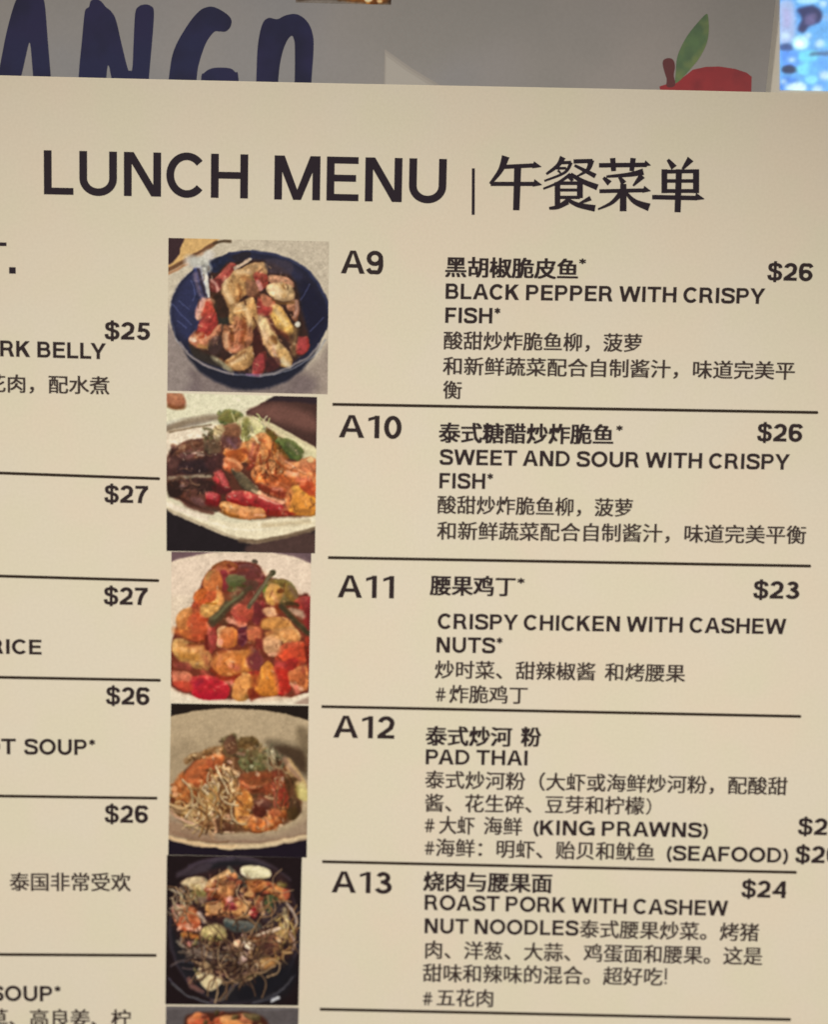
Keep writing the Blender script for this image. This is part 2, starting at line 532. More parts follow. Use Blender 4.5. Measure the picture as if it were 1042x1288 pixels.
CJ = [  # text, x0, base0, x1, base1, em, bold
    ('黑胡椒脆皮鱼', 561.0, 346.2, 726.6, 349.2, 27.5, 1),
    ('酸甜炒炸脆鱼柳，菠萝', 558.6, 437.6, 807.4, 441.0, 24.8, 0),
    ('和新鲜蔬菜配合自制酱汁，味道完美平', 557.6, 469.6, 999.6, 476.0, 24.8, 0),
    ('衡', 557.8, 499.6, 580.6, 500.2, 24.6, 0),
    ('泰式糖醋炒炸脆鱼', 552.8, 554.6, 771, 557.0, 27.3, 1),
    ('酸甜炒炸脆鱼柳，菠萝', 550.8, 644.0, 795.6, 648.2, 24.8, 0),
    ('和新鲜蔬菜配合自制酱汁，味道完美平衡', 550.2, 676.8, 1013.6, 682.4, 25.0, 0),
    ('腰果鸡丁', 541.6, 746.4, 647.8, 748.0, 27.2, 1),
    ('炒时菜、甜辣椒酱', 547.6, 851.2, 748.6, 854.0, 24.6, 0),
    ('和烤腰果', 761.2, 854.2, 861.6, 856.2, 24.6, 0),
    ('炸脆鸡丁', 565.8, 882.0, 663.4, 883.6, 24.4, 0),
    ('泰式炒河', 536.2, 935.4, 643.4, 936.8, 26.6, 1),
    ('粉', 656, 936.6, 680, 937, 26.6, 1),
    ('泰式炒河粉（大虾或海鲜炒河粉，配酸甜', 535.2, 989.4, 990, 998.0, 24.4, 0),
    ('酱、花生碎、豆芽和柠檬', 535.2, 1018.8, 810, 1022.6, 24.6, 0),
    ('大虾', 553, 1046.6, 596.6, 1047.6, 24.6, 0),
    ('海鲜', 609, 1047.6, 656.4, 1048.8, 24.6, 0),
    ('海鲜：明虾、贻贝和鱿鱼', 548.6, 1075.0, 823.2, 1080.8, 24.6, 0),
    ('烧肉与腰果面', 533.2, 1118.2, 693.8, 1120.8, 26.6, 1),
    ('泰式腰果炒菜。烤猪', 729.8, 1177.2, 954.4, 1181.8, 24.6, 0),
    ('肉、洋葱、大蒜、鸡蛋面和腰果。这是', 535.4, 1203.4, 958.8, 1211.8, 24.8, 0),
    ('甜味和辣味的混合。超好吃', 532.4, 1232.4, 833.2, 1237.6, 24.6, 0),
    ('五花肉', 549.8, 1263.2, 620, 1264.4, 24, 0),
    ('花肉，配水煮', -17, 491.2, 137.2, 494.4, 24.6, 0),
    ('泰国非常受欢', 12.8, 1118.2, 164.2, 1118.8, 25, 0),
    ('草、高良姜、柠', -13.5, 1289.6, 164.2, 1290.4, 25, 0),
]
for s, x0, b0, x1, b1, em, bold in CJ:
    place('dish_name' if bold else 'description_text', cjk_geo(s), x0, b0, x1, b1, em, M_INK2 if bold else M_INK3, menu,
          thick=.88 if bold else .5)

# the heading's brush-serif characters, stroke by stroke (pixel = origin + value / 3.256)
HZ = {
    'wu': [(26, 9, '184,55 163,112 120,168'), (14, 14, '165,99 305,92'), (24, 2, '296,90 330,98'), (14, 14, '122,168 305,168'), (26, 2, '298,164 332,172'), (23, 21, '233,98 227,276')],
    'can': [(20, 8, '418,58 398,92 350,128'), (11, 11, '400,82 452,80'), (12, 7, '452,80 425,122 342,156'), (9, 9, '392,104 432,104'), (9, 5, '398,112 412,128'),
            (14, 14, '462,76 540,74'), (22, 4, '534,70 520,110 470,140'), (9, 16, '466,92 552,136'),
            (12, 7, '450,128 400,162 338,188'), (12, 20, '450,128 500,158 560,182'), (16, 10, '446,138 458,156'),
            (12, 12, '398,165 494,165'), (18, 18, '396,160 396,262'), (19, 19, '488,160 488,226'), (10, 10, '396,193 488,193'), (11, 11, '396,223 488,223'),
            (9, 20, '362,268 398,262 438,240'), (10, 22, '430,228 480,254 550,268'), (16, 6, '532,226 482,250')],
    'cai': [(15, 15, '566,92 762,90'), (22, 2, '752,84 778,92'), (18, 16, '622,62 626,116'), (18, 15, '706,62 700,116'), (22, 8, '748,118 690,130 596,138'),
            (10, 20, '584,142 610,166'), (10, 20, '650,140 668,166'), (22, 6, '744,134 706,176'), (13, 13, '568,198 758,194'), (24, 2, '748,190 778,197'),
            (20, 22, '666,168 665,280'), (19, 6, '660,200 620,244 562,272'), (8, 26, '674,200 712,240 772,264')],
    'dan': [(10, 22, '848,68 874,102'), (24, 8, '942,66 908,108'), (19, 19, '834,108 834,206'), (20, 20, '964,108 964,206'), (13, 13, '834,118 970,116'),
            (12, 12, '834,156 964,156'), (13, 13, '834,197 964,197'), (15, 15, '784,222 968,226'), (26, 2, '960,220 998,230'), (20, 20, '894,108 888,284')],
}
for key in ('wu', 'can', 'cai', 'dan'):
    vv, ff, n = [], [], 0
    for i, (w0, w1, s) in enumerate(HZ[key]):
        c = catmull(pts(s), False, 5)
        ws = np.linspace(w0, w1, len(c)) * 1.26
        vs, fs = ribbon(c, ws)
        P = np.array(vs) / 3.256 + np.array((580, 180))
        vv.append(at_np(P, Y_PRINT - STEP * i)); ff += [[q + n for q in f] for f in fs]; n += len(vs)
    link('heading_word', mesh('heading_word', np.concatenate(vv), ff), M_INK, menu)
link('heading_bar', mesh('heading_bar', at_np([(593.6, 270.5), (597.4, 270.5), (597.6, 212), (593.9, 212)], Y_PRINT), [[0, 1, 2, 3]]), M_INK, menu)


# ------------------------------------------------------------------ printed food photographs: painted tone by tone on a fine grid
class Paint:
    """a print: grid of points over a quad of the sheet, toned in the coordinates of an enlargement of the photograph"""

    def __init__(self, quad, org, scale, base, res=1.25, seed=1):
        TL, TR, BR, BL = [np.array(q, float) for q in quad]
        nx = int(np.linalg.norm(TR - TL) * res) + 1
        ny = int(np.linalg.norm(BL - TL) * res) + 1
        u, v = np.meshgrid(np.linspace(0, 1, nx), np.linspace(0, 1, ny))
        u, v = u[..., None], v[..., None]
        self.P = TL * (1 - u) * (1 - v) + TR * u * (1 - v) + BR * u * v + BL * (1 - u) * v
        rs = np.random.RandomState(seed)
        self.rs = rs
        sh = self.P.shape[:2]
        self.wob = np.stack([self.noise(sh, 4), self.noise(sh, 4)], -1) * .22 + np.stack([self.noise(sh, 12), self.noise(sh, 12)], -1) * .45
        self.f(org[0], org[1], scale)
        Q = self.P
        self.C = np.zeros(Q.shape[:2] + (3,)) + np.array(base, float)

    def f(self, x0, y0, scale):
        """read the following coordinates in an enlargement that starts at pixel (x0, y0)"""
        Q = (self.P + self.wob - np.array((x0, y0), float)) * scale
        self.X, self.Y, self.kf = Q[..., 0], Q[..., 1], 1.0 if scale < 5 else 1.0
        self.base_soft = 1.7 * scale
        self.base_depth = 7.5 * scale

    def noise(self, shape, cell):
        ny, nx = shape
        g = self.rs.randn(ny // cell + 4, nx // cell + 4)
        yy, xx = np.arange(ny) / cell, np.arange(nx) / cell
        iy, ix = yy.astype(int), xx.astype(int)
        fy, fx = (yy - iy), (xx - ix)
        fy, fx = fy * fy * (3 - 2 * fy), fx * fx * (3 - 2 * fx)
        a = g[np.ix_(iy, ix)]; b_ = g[np.ix_(iy, ix + 1)]; c = g[np.ix_(iy + 1, ix)]; d = g[np.ix_(iy + 1, ix + 1)]
        fy, fx = fy[:, None], fx[None, :]
        return (a * (1 - fx) + b_ * fx) * (1 - fy) + (c * (1 - fx) + d * fx) * fy

    def put(self, sl, m, col):
        m = m[..., None]
        self.C[sl] = self.C[sl] * (1 - m) + np.asarray(col, float) * m

    def box(self, q, pad):
        x0, y0 = q.min(0) - pad; x1, y1 = q.max(0) + pad
        rows = np.where(((self.Y > y0) & (self.Y < y1)).any(1))[0]
        cols = np.where(((self.X > x0) & (self.X < x1)).any(0))[0]
        if not len(rows) or not len(cols):
            return None
        return (slice(rows[0], rows[-1] + 1), slice(cols[0], cols[-1] + 1))

    def sd(self, q, sl):
        X, Y = self.X[sl], self.Y[sl]
        d = np.full(X.shape, 1e9); ins = np.zeros(X.shape, bool)
        n = len(q)
        for i in range(n):
            ax, ay = q[i]; bx, by = q[(i + 1) % n]
            ex, ey = bx - ax, by - ay
            t = np.clip(((X - ax) * ex + (Y - ay) * ey) / (ex * ex + ey * ey + 1e-9), 0, 1)
            d = np.minimum(d, (X - ax - t * ex) ** 2 + (Y - ay - t * ey) ** 2)
            if ay != by:
                c = ((ay > Y) != (by > Y)) & (X < ex * (Y - ay) / ey + ax)
                ins ^= c
        return np.where(ins, 1, -1) * np.sqrt(d)

    def a(self, col, s, soft=None, alpha=1.0, bev=0.0, depth=None, smooth=True):
        """area of one tone; bev = how much its photographed relief lightens the upper left and darkens the lower right"""
        q = np.array(pts(s) if isinstance(s, str) else s)
        soft = max(soft or 0, self.base_soft * (.62 if bev == 0 else 1.0))
        depth = depth or self.base_depth
        if smooth:
            q = catmull(q, True, 4)
        sl = self.box(q, soft + 3)
        if sl is None:
            return
        d = self.sd(q, sl)
        m = np.clip(d / (2 * soft) + .5, 0, 1); m = m * m * (3 - 2 * m) * alpha
        c = np.zeros(d.shape + (3,)) + np.array(col, float)
        if bev:
            hgt = np.sqrt(np.clip(d, 0, depth) / depth)
            gy, gx = np.gradient(hgt)
            sh = (gx * .5 + gy * .85) * 14
            rim = np.clip(1 - d / (depth * .45), 0, 1)
            up_ = (np.clip(sh, 0, 1) * .34 * bev)[..., None]
            dn_ = (np.clip(np.clip(-sh, 0, 1) * .5 + rim * .22, 0, 1) * bev)[..., None]
            c = c * (1 - up_) + np.array((228, 186, 138)) * up_
            c = c * (1 - dn_) + (c * .42 + np.array((30, 12, 4))) * dn_
            tex = self.noise(d.shape, 3) * .5 + self.noise(d.shape, 7) * .9
            c = c * (1 + tex * .09 * min(1, bev + .2))[..., None]
        self.put(sl, m, c)

    def l(self, col, s, w=10, soft=5, alpha=1.0, w1=None):
        q = catmull(np.array(pts(s) if isinstance(s, str) else s), False, 5)
        sl = self.box(q, max(w, w1 or 0) + soft + 3)
        if sl is None:
            return
        X, Y = self.X[sl], self.Y[sl]
        best = np.full(X.shape, -1e9)
        n = len(q) - 1
        for i in range(n):
            ax, ay = q[i]; ex, ey = q[i + 1] - q[i]
            t = np.clip(((X - ax) * ex + (Y - ay) * ey) / (ex * ex + ey * ey + 1e-9), 0, 1)
            dd = np.sqrt((X - ax - t * ex) ** 2 + (Y - ay - t * ey) ** 2)
            ww = w if w1 is None else w + (w1 - w) * (i + t) / n
            best = np.maximum(best, ww / 2 - dd)
        m = np.clip(best / (2 * soft) + .5, 0, 1) * alpha
        self.put(sl, m, col)

    def e(self, col, cx, cy, rx, ry, soft=7, alpha=1.0, bev=0.0, rot=0, depth=30):
        t = np.linspace(0, 2 * np.pi, 25)[:-1]
        c, s = math.cos(math.radians(rot)), math.sin(math.radians(rot))
        x, y = rx * np.cos(t), ry * np.sin(t)
        self.a(col, np.stack([cx + x * c - y * s, cy + x * s + y * c], 1), soft, alpha, bev, depth, False)

    def strands(self, n, area, cols, w=(5, 9), length=(60, 140), ang=(0, 180), bend=.8, alpha=.8, seed=3):
        rnd = random.Random(seed)
        q = np.array(pts(area))
        for i in range(n):
            while True:
                x = rnd.uniform(q[:, 0].min(), q[:, 0].max()); y = rnd.uniform(q[:, 1].min(), q[:, 1].max())
                ins = False
                for j in range(len(q)):
                    (ax, ay), (bx, by) = q[j], q[(j + 1) % len(q)]
                    if (ay > y) != (by > y) and x < (bx - ax) * (y - ay) / (by - ay) + ax:
                        ins = not ins
                if ins:
                    break
            an = math.radians(rnd.uniform(*ang)); L = rnd.uniform(*length); bd = rnd.uniform(-bend, bend)
            p = []
            for j in range(-2, 3):
                aa = an + bd * j * .5
                p.append((x + math.cos(aa) * L * j / 4, y + math.sin(aa) * L * j / 4))
            ww = rnd.uniform(*w)
            c = np.array(rnd.choice(cols), float) * rnd.uniform(.82, 1.12)
            self.l(c * .45, [(u, v + ww * .8) for u, v in p], ww, 4, alpha * .6)
            self.l(c, p, ww, 3.5, alpha)

    def crumbs(self, n, area, cols, r=(6, 16), alpha=.8, seed=5):
        rnd = random.Random(seed)
        q = np.array(pts(area))
        k_ = 0
        while k_ < n:
            x = rnd.uniform(q[:, 0].min(), q[:, 0].max()); y = rnd.uniform(q[:, 1].min(), q[:, 1].max())
            ins = False
            for j in range(len(q)):
                (ax, ay), (bx, by) = q[j], q[(j + 1) % len(q)]
                if (ay > y) != (by > y) and x < (bx - ax) * (y - ay) / (by - ay) + ax:
                    ins = not ins
            if not ins:
                continue
            k_ += 1
            c = np.array(rnd.choice(cols), float) * rnd.uniform(.8, 1.15)
            self.e(c, x, y, rnd.uniform(*r), rnd.uniform(*r) * .7, 4, alpha, .5, rnd.uniform(0, 180), 14)

    def glints(self, area, n_light, n_dark, seed):
        """sauce glints and crevices, a pixel or two wide"""
        q = catmull(np.array(pts(area)), True, 4)
        sl = self.box(q, 30)
        d = self.sd(q, sl)
        m = np.clip(d / 50 + .5, 0, 1)
        # short fibres: noise drawn out along slowly turning directions
        n = self.noise(d.shape, 4) * .4 + self.noise(d.shape, 7) * .6 + self.noise(d.shape, 12) * .5
        n = n - .3 * np.abs(self.noise(d.shape, 7))
        f_ = 1 + np.clip(n, -1.6, 1.6) * .11 * m
        C = self.C[sl] * f_[..., None]
        up_ = np.clip(n - .75, 0, 1)[..., None] * m[..., None] * .3
        self.C[sl] = C * (1 - up_) + np.array((244, 212, 168)) * up_
        self.strands(n_dark // 4, area, [(96, 50, 28), (80, 40, 28)], (5, 9), (14, 50), (30, 150), .4, .3, seed)
        self.strands(n_light // 3, area, [(240, 206, 160), (226, 176, 130), (250, 226, 196)], (4, 8), (6, 20), (0, 90), .4, .4, seed + 100)

    def done(self, name, y, mat, parent, label=None, grain=.03):
        C = self.C
        g = self.noise(C.shape[:2], 2) * grain + self.noise(C.shape[:2], 7) * grain * .8
        C = np.clip(C * (1 + g[..., None]), 0, 255)
        if name != 'screen':
            lum = C @ np.array((.3, .55, .15))
            C = C * .95 + lum[..., None] * .05
            C = 255 * (C / 255) ** np.array((1.08, 1.12, 1.17)) * np.array((1.02, 1.02, 1.0))
        # print softness
        for it in range(6):
          K = np.pad(C, ((1, 1), (1, 1), (0, 0)), 'edge')
          C = (K[1:-1, 1:-1] * 4 + (K[:-2, 1:-1] + K[2:, 1:-1] + K[1:-1, :-2] + K[1:-1, 2:]) * 2 + K[:-2, :-2] + K[2:, 2:] + K[:-2, 2:] + K[2:, :-2]) / 16
          if it == 0:
              C1 = C
        C = np.clip(C1 + (C1 - C) * (.5 if name != 'screen' else 0), 4, 250)
        ny, nx = C.shape[:2]
        V = at_np(self.P.reshape(-1, 2), y)
        idx = np.arange(nx * ny).reshape(ny, nx)
        Fq = np.stack([idx[1:, :-1], idx[1:, 1:], idx[:-1, 1:], idx[:-1, :-1]], -1).reshape(-1, 4)
        me = bpy.data.meshes.new(name)
        me.vertices.add(len(V)); me.vertices.foreach_set('co', V.ravel())
        me.loops.add(Fq.size); me.loops.foreach_set('vertex_index', Fq.ravel().astype(np.int32))
        me.polygons.add(len(Fq)); me.polygons.foreach_set('loop_start', np.arange(0, Fq.size, 4, dtype=np.int32))
        me.update(calc_edges=True); me.validate()
        at_ = me.color_attributes.new('print', 'FLOAT_COLOR', 'POINT')
        rgb = lin(C) if name == 'screen' else np.clip(lin(C) / LIGHT, .003, .95)
        at_.data.foreach_set('color', np.concatenate([rgb.reshape(-1, 3), np.ones((nx * ny, 1))], 1).astype(np.float32).ravel())
        o = link(name, me, mat, parent)
        if label:
            o['label'] = label
        return o


M_PRINT = material('photo_print', (.5, .5, .5), .5, .12)
_n = M_PRINT.node_tree.nodes.new('ShaderNodeVertexColor'); _n.layer_name = 'print'
M_PRINT.node_tree.links.new(_n.outputs['Color'], M_PRINT.node_tree.nodes['Principled BSDF'].inputs['Base Color'])
Y_PH = -0.00003

# --- A9: fried fish pieces in a dark blue bowl
p = Paint([(212, 299.5), (414, 304), (412.2, 496), (210.6, 491.6)], (200, 290), 4.736, (203, 188, 162), seed=1)
p.a((196, 180, 156), '600,40 1050,40 1050,560 900,300', 60, .6)
p.a((148, 134, 126), '30,560 120,640 200,760 240,1000 30,1000', 30)
p.a((158, 142, 128), '780,1000 820,860 960,740 1050,600 1050,1000', 40)
p.a((112, 98, 98), '200,900 240,820 880,850 850,1000 200,1000', 40, .8)
p.a((214, 172, 112), '130,40 360,40 330,70 200,150 60,225 60,190', 6)
p.a((62, 42, 48), '40,30 150,40 128,110 108,160 50,200', 8)
p.l((120, 84, 58), '55,235 190,165 300,100 340,70', 26, 6)
p.l((178, 132, 96), '50,262 150,210 260,140', 16, 6)
p.l((84, 66, 48), '330,76 370,66 425,66', 14, 6)
p.e((30, 34, 52), 545, 560, 432, 392, 16)
p.e((34, 38, 62), 540, 496, 476, 372, 7)
p.l((50, 56, 86), '420,140 560,126 700,148 830,200 930,290 990,400 1012,490', 16, 6)
p.l((150, 150, 154), '100,640 170,730 270,800 400,846 560,868 700,854 830,806 940,730 990,650', 7, 5, .75)
p.l((122, 124, 136), '74,440 72,520 100,630', 7, 5, .6)
p.e((36, 36, 56), 542, 494, 452, 346, 12)
p.a((46, 52, 86), '80,480 120,340 230,250 300,400 260,560 180,660 110,600', 30)
p.a((40, 43, 68), '280,230 420,150 600,150 560,240 330,320', 20)
p.a((48, 50, 76), '640,170 780,200 860,280 800,300 640,260', 24, .8)
p.a((26, 28, 54), '860,300 980,420 990,560 900,680 850,520', 26, .9)
for s in ('80,440 150,520 190,560', '190,300 215,370 200,420', '110,540 160,580', '840,420 900,320', '900,600 980,520', '700,190 705,250', '120,420 180,470'):
    p.l((108, 118, 160), s, 5, 4, .55)
p.l((176, 174, 178), '218,190 260,260 300,395', 50, 10, .95, 22)
p.l((206, 198, 190), '270,240 292,320 300,390', 24, 6, .9, 14)
p.l((60, 70, 118), '215,230 250,330 280,400', 22, 7, .9)
p.l((214, 204, 190), '180,180 240,190 300,150', 60, 18, .8)
p.a((62, 40, 36), '300,260 420,190 640,180 800,290 850,480 890,700 700,835 480,850 330,760 190,690 250,560 300,420', 16)
p.a((52, 50, 44), '320,420 400,410 425,540 350,580', 12)
p.a((154, 52, 54), '430,190 470,215 455,262 400,300 345,330 310,310 350,270', 8, 1, .8)
p.a((182, 104, 92), '310,310 352,300 380,330 350,362 320,350', 8, 1, .6)
p.a((196, 158, 108), '500,230 560,195 640,195 648,250 620,290 560,300', 8, 1, .8)
p.a((198, 156, 104), '384,290 440,240 520,225 566,262 552,330 520,380 480,420 456,460 410,430 372,350', 8, 1, 1)
p.a((116, 70, 48), '520,300 600,320 600,390 545,400 516,350', 10, 1, .5)
p.a((166, 60, 54), '562,270 600,240 640,262 652,320 612,352 580,310', 7, 1, .8)
p.l((222, 160, 146), '590,305 604,345', 22, 8, .8)
p.l((218, 208, 184), '452,228 500,198 548,172', 20, 5, .9, 14)
p.a((210, 146, 116), '650,290 700,274 770,284 802,320 780,350 690,330', 8, 1, .5)
p.a((216, 186, 140), '648,330 700,312 770,320 800,350 806,410 740,426 690,400 650,370', 8, 1, 1)
p.l((120, 80, 50), '660,400 720,434 800,430', 12, 6, .8)
p.a((186, 124, 92), '760,440 820,412 836,470 826,540 796,530 778,490', 7, 1, .9)
p.a((156, 48, 44), '590,400 640,390 690,420 670,490 610,510 580,450', 7, 1, .8)
p.a((206, 158, 88), '668,440 724,452 790,550 806,600 760,634 700,590 660,500', 7, 1, 1)
p.a((200, 152, 96), '430,450 500,420 560,400 590,500 588,570 540,600 440,570 415,510', 8, 1, 1)
p.a((204, 136, 98), '392,590 440,560 540,572 562,640 520,712 440,734 388,700 372,640', 8, 1, 1)
p.a((120, 62, 42), '412,620 446,600 448,676 420,690', 7, .9)
p.a((164, 76, 50), '470,540 520,545 506,650 480,712 448,690 462,620', 7, .9, .7)
p.a((206, 170, 116), '590,560 640,520 690,590 720,660 790,740 790,800 730,812 660,730 604,660', 8, 1, 1)
p.a((124, 80, 44), '642,640 690,622 704,670 664,690', 8, .85)
p.l((88, 52, 36), '600,690 640,760 690,800', 16, 7, .8)
p.a((198, 154, 100), '390,780 460,740 520,700 566,690 566,790 480,836 412,820', 8, 1, 1)
p.a((166, 64, 66), '574,760 630,720 640,790 610,860 556,852', 7, 1, .8)
p.l((222, 150, 130), '590,780 580,830', 12, 6, .6)
p.a((216, 166, 136), '222,500 262,420 330,410 320,470 262,520 232,540', 8, 1, .6)
p.a((182, 70, 50), '268,470 310,420 336,480 350,560 318,610 240,640 226,610 260,540', 7, 1, .8)
p.a((206, 138, 102), '178,650 230,606 300,620 356,560 366,620 330,680 250,704 196,690', 8, 1, 1)
p.a((168, 60, 48), '226,600 290,592 340,560 310,620 250,644', 8, .8)
p.a((166, 54, 54), '832,660 880,630 900,680 870,730 826,740 812,700', 7, 1, .8)
p.a((70, 50, 38), '800,560 840,580 830,640 800,640', 8, .8)
p.e((228, 218, 200), 828, 558, 12, 16, 6)
p.l((164, 150, 110), '340,770 380,800 420,826', 26, 8, .8)
for s in ('400,300 440,330 430,380', '480,270 520,290', '620,560 660,610', '450,480 520,470', '700,500 750,560', '690,350 750,350', '440,790 520,760', '250,500 300,470', '420,600 500,590', '720,740 760,780'):
    p.l((238, 214, 170), s, 9, 6, .5)
for s in ('430,390 500,400 520,440', '560,520 600,600 590,660', '380,560 430,590', '700,610 780,640', '500,640 520,700', '640,370 600,400', '350,600 380,680', '560,640 570,720'):
    p.l((84, 46, 32), s, 11, 6, .7)
# finer tones, area by area
p.f(208, 296, 9.83)
p.a((86, 52, 30), '560,560 700,600 780,860 790,1000 640,1000 560,760', 20, .5)
p.a((58, 36, 30), '600,740 720,760 790,1000 620,1000 640,860', 20, .8)
p.a((170, 72, 66), '700,470 820,350 860,400 800,500 740,560 650,640 620,560', 14, .9, .4)
p.a((112, 44, 44), '560,560 700,540 720,640 640,700 560,680', 14, .7)
p.l((196, 142, 128), '570,560 620,600 650,680', 40, 16, .9)
p.l((210, 176, 146), '860,400 930,370 1040,300', 30, 12, .9)
p.a((202, 152, 96), '740,560 860,480 1040,420 1040,700 960,760 880,860 800,920 720,760 700,640', 14, .75, .5)
p.l((222, 178, 122), '740,620 790,720 840,820 850,900', 50, 24, .8)
p.l((150, 94, 48), '900,620 930,700 900,800 860,860', 40, 20, .7)
p.l((172, 112, 66), '960,520 1030,560', 50, 20, .7)
p.a((204, 116, 92), '400,860 470,790 560,790 600,1000 380,1000', 14, .5)
p.l((230, 178, 158), '470,800 420,900 400,1000', 60, 22, .85)
p.a((184, 72, 56), '520,820 590,900 620,1000 450,1000 480,900', 16, .9)
p.a((30, 40, 68), '530,360 640,290 780,270 740,360 640,460 560,440', 16, .9)
p.a((40, 34, 44), '840,250 1040,210 1040,280 880,310', 12, .8)
p.l((190, 186, 170), '350,320 480,330 520,420', 120, 24, .8, 90)
p.l((204, 198, 184), '470,420 510,600 540,760', 54, 12, .95, 26)
p.l((56, 46, 62), '400,430 440,560 500,760', 36, 14, .9)
p.l((112, 100, 120), '370,480 400,620 440,740', 50, 18, .85)
p.f(310, 296, 9.83)
p.a((206, 160, 112), '0,380 120,340 240,350 250,480 140,460 60,480 0,480', 16, .8, .4)
p.a((176, 84, 66), '100,470 230,500 270,600 230,660 160,560', 14, .8, .3)
p.a((150, 104, 78), '0,560 120,600 160,700 60,760 0,720', 18, .7)
p.l((226, 158, 142), '150,590 180,660', 50, 20, .9)
p.a((200, 146, 112), '270,500 420,510 560,570 590,650 480,600 300,580', 16, .8, .3)
p.a((216, 178, 128), '260,640 340,590 480,600 570,640 590,780 480,820 360,800 290,740', 16, .75, .5)
p.l((236, 204, 160), '300,680 380,730 400,760', 60, 24, .8)
p.l((184, 136, 76), '450,620 470,740', 50, 24, .7)
p.l((110, 76, 36), '320,800 440,850 600,830', 30, 16, .7)
p.a((166, 66, 60), '130,880 240,830 320,900 300,1000 150,1000', 18, .8, .3)
p.a((196, 132, 96), '180,740 260,740 360,860 300,880 200,860', 18, .8)
p.l((196, 150, 130), '620,820 630,920 600,1000', 44, 16, .8)
p.a((60, 34, 26), '520,940 580,940 580,1000 520,1000', 14, .8)
p.a((70, 62, 74), '250,300 540,330 560,470 400,480 270,460', 24, .7)
p.f(208, 395, 9.83)
p.a((168, 58, 56), '440,60 520,0 620,0 640,140 560,230 430,240 400,180', 18, .85, .3)
p.a((160, 66, 36), '380,230 470,230 480,300 390,310', 18, .8)
p.a((206, 130, 96), '290,290 380,200 360,330 560,260 600,200 680,110 690,200 600,310 520,400 400,420 320,360', 18, .7, .3)
p.e((236, 200, 176), 340, 320, 44, 28, 20, .8, 0, 30)
p.l((166, 128, 72), '430,400 520,410 570,360', 50, 22, .7)
p.a((70, 52, 52), '560,300 680,270 700,420 620,500 540,440', 26, .8)
p.a((54, 46, 38), '300,380 430,450 560,500 700,620 660,660 480,600 340,520', 22, .8)
p.l((186, 122, 84), '740,170 760,300 800,420', 70, 24, .8)
p.l((196, 128, 90), '880,60 900,220 880,360', 80, 26, .8)
p.l((140, 84, 40), '820,200 830,320', 40, 20, .8)
p.l((160, 92, 48), '970,60 980,220 960,360', 60, 26, .7)
p.l((222, 152, 118), '820,440 890,430 920,400', 50, 22, .8)
p.a((192, 148, 96), '740,600 800,540 1040,400 1040,640 900,690 800,640', 22, .6, .3)
p.l((126, 74, 40), '680,560 760,600 860,560 980,470', 34, 18, .6)
p.l((146, 136, 110), '600,540 700,620 830,710', 60, 22, .8, 30)
p.l((150, 136, 130), '180,350 280,490 430,600 640,690 840,740', 24, 12, .8)
p.f(310, 395, 9.83)
p.l((216, 184, 134), '180,60 250,140 260,230', 100, 34, .8)
p.l((222, 176, 96), '340,30 470,100 550,200', 100, 30, .8)
p.l((104, 50, 40), '280,60 340,180 470,260 520,300', 50, 26, .8)
p.l((206, 150, 112), '220,240 290,420 370,500', 80, 30, .6)
p.a((148, 100, 52), '260,320 350,320 370,380 280,390', 18, .9)
p.l((224, 166, 136), '340,400 350,490', 40, 22, .7)
p.a((208, 160, 96), '380,420 480,440 560,540 540,640 440,640 400,540', 20, .6, .3)
p.l((232, 212, 170), '440,580 520,640', 50, 22, .8)
p.l((130, 92, 60), '540,260 560,380 560,480', 40, 22, .7)
p.a((70, 30, 28), '100,180 160,200 220,440 240,560 120,560 80,400', 24, .8)
p.a((166, 66, 68), '140,520 220,500 220,640 170,720 90,700 90,600', 20, .7)
p.a((76, 34, 40), '240,560 400,540 420,640 260,720', 22, .7)
p.a((170, 68, 68), '640,290 740,300 750,420 690,500 640,440', 18, .8)
p.l((140, 108, 70), '620,200 600,340 600,500', 50, 26, .7)
p.e((232, 222, 196), 630, 130, 34, 34, 16, .9)
p.l((150, 116, 150), '0,750 180,755', 24, 10, .7)
p.l((156, 146, 140), '180,755 340,735 480,680 640,600 760,540 900,380', 26, 12, .8)
p.f(200, 290, 4.736)
p.glints('260,190 640,190 820,320 870,700 700,820 480,840 200,680', 90, 110, 71)
for s_, w_ in (('400,290 390,360 430,420', 26), ('470,250 540,250', 20), ('680,340 740,370', 30), ('600,550 640,640 700,700', 24), ('460,440 520,470 540,560', 18), ('700,480 760,560', 24), ('400,620 400,690', 16), ('430,790 510,750', 18), ('740,760 770,790', 18), ('200,650 250,620', 16)):
    p.l((240, 214, 174), s_, w_, 14, .5)
p.done('dish_photo', Y_PH, M_PRINT, menu, 'printed photo of fried fish pieces in a dark blue bowl')

# --- A10: sweet and sour fish on a white plate
p = Paint([(209.5, 494.2), (399, 499.5), (396.4, 696), (209.5, 693)], (200, 490), 4.736, (212, 200, 168), seed=2)
p.a((74, 50, 46), '640,30 1000,30 1000,360 900,340 760,250 520,150 600,90', 8)
p.a((126, 86, 76), '620,90 800,100 930,170 930,250 700,190 540,140', 34, .8)
p.a((46, 34, 44), '640,20 960,20 960,80 800,72 650,64', 12, .9)
p.a((222, 212, 178), '0,0 640,20 640,62 500,120 300,170 40,210 0,210', 8)
p.a((170, 100, 76), '50,20 130,30 160,80 130,110 60,100', 14, 1, .7)
p.a((206, 196, 170), '40,190 300,150 420,130 330,190 180,240 40,260', 10)
p.a((150, 136, 120), '44,212 240,180 370,160 300,190 120,240 44,256', 10, .9)
p.a((228, 208, 180), '30,260 240,220 360,220 200,320 90,400 30,440', 10)
p.a((34, 28, 34), '0,690 160,760 460,870 600,900 960,830 1000,1100 0,1100', 8)
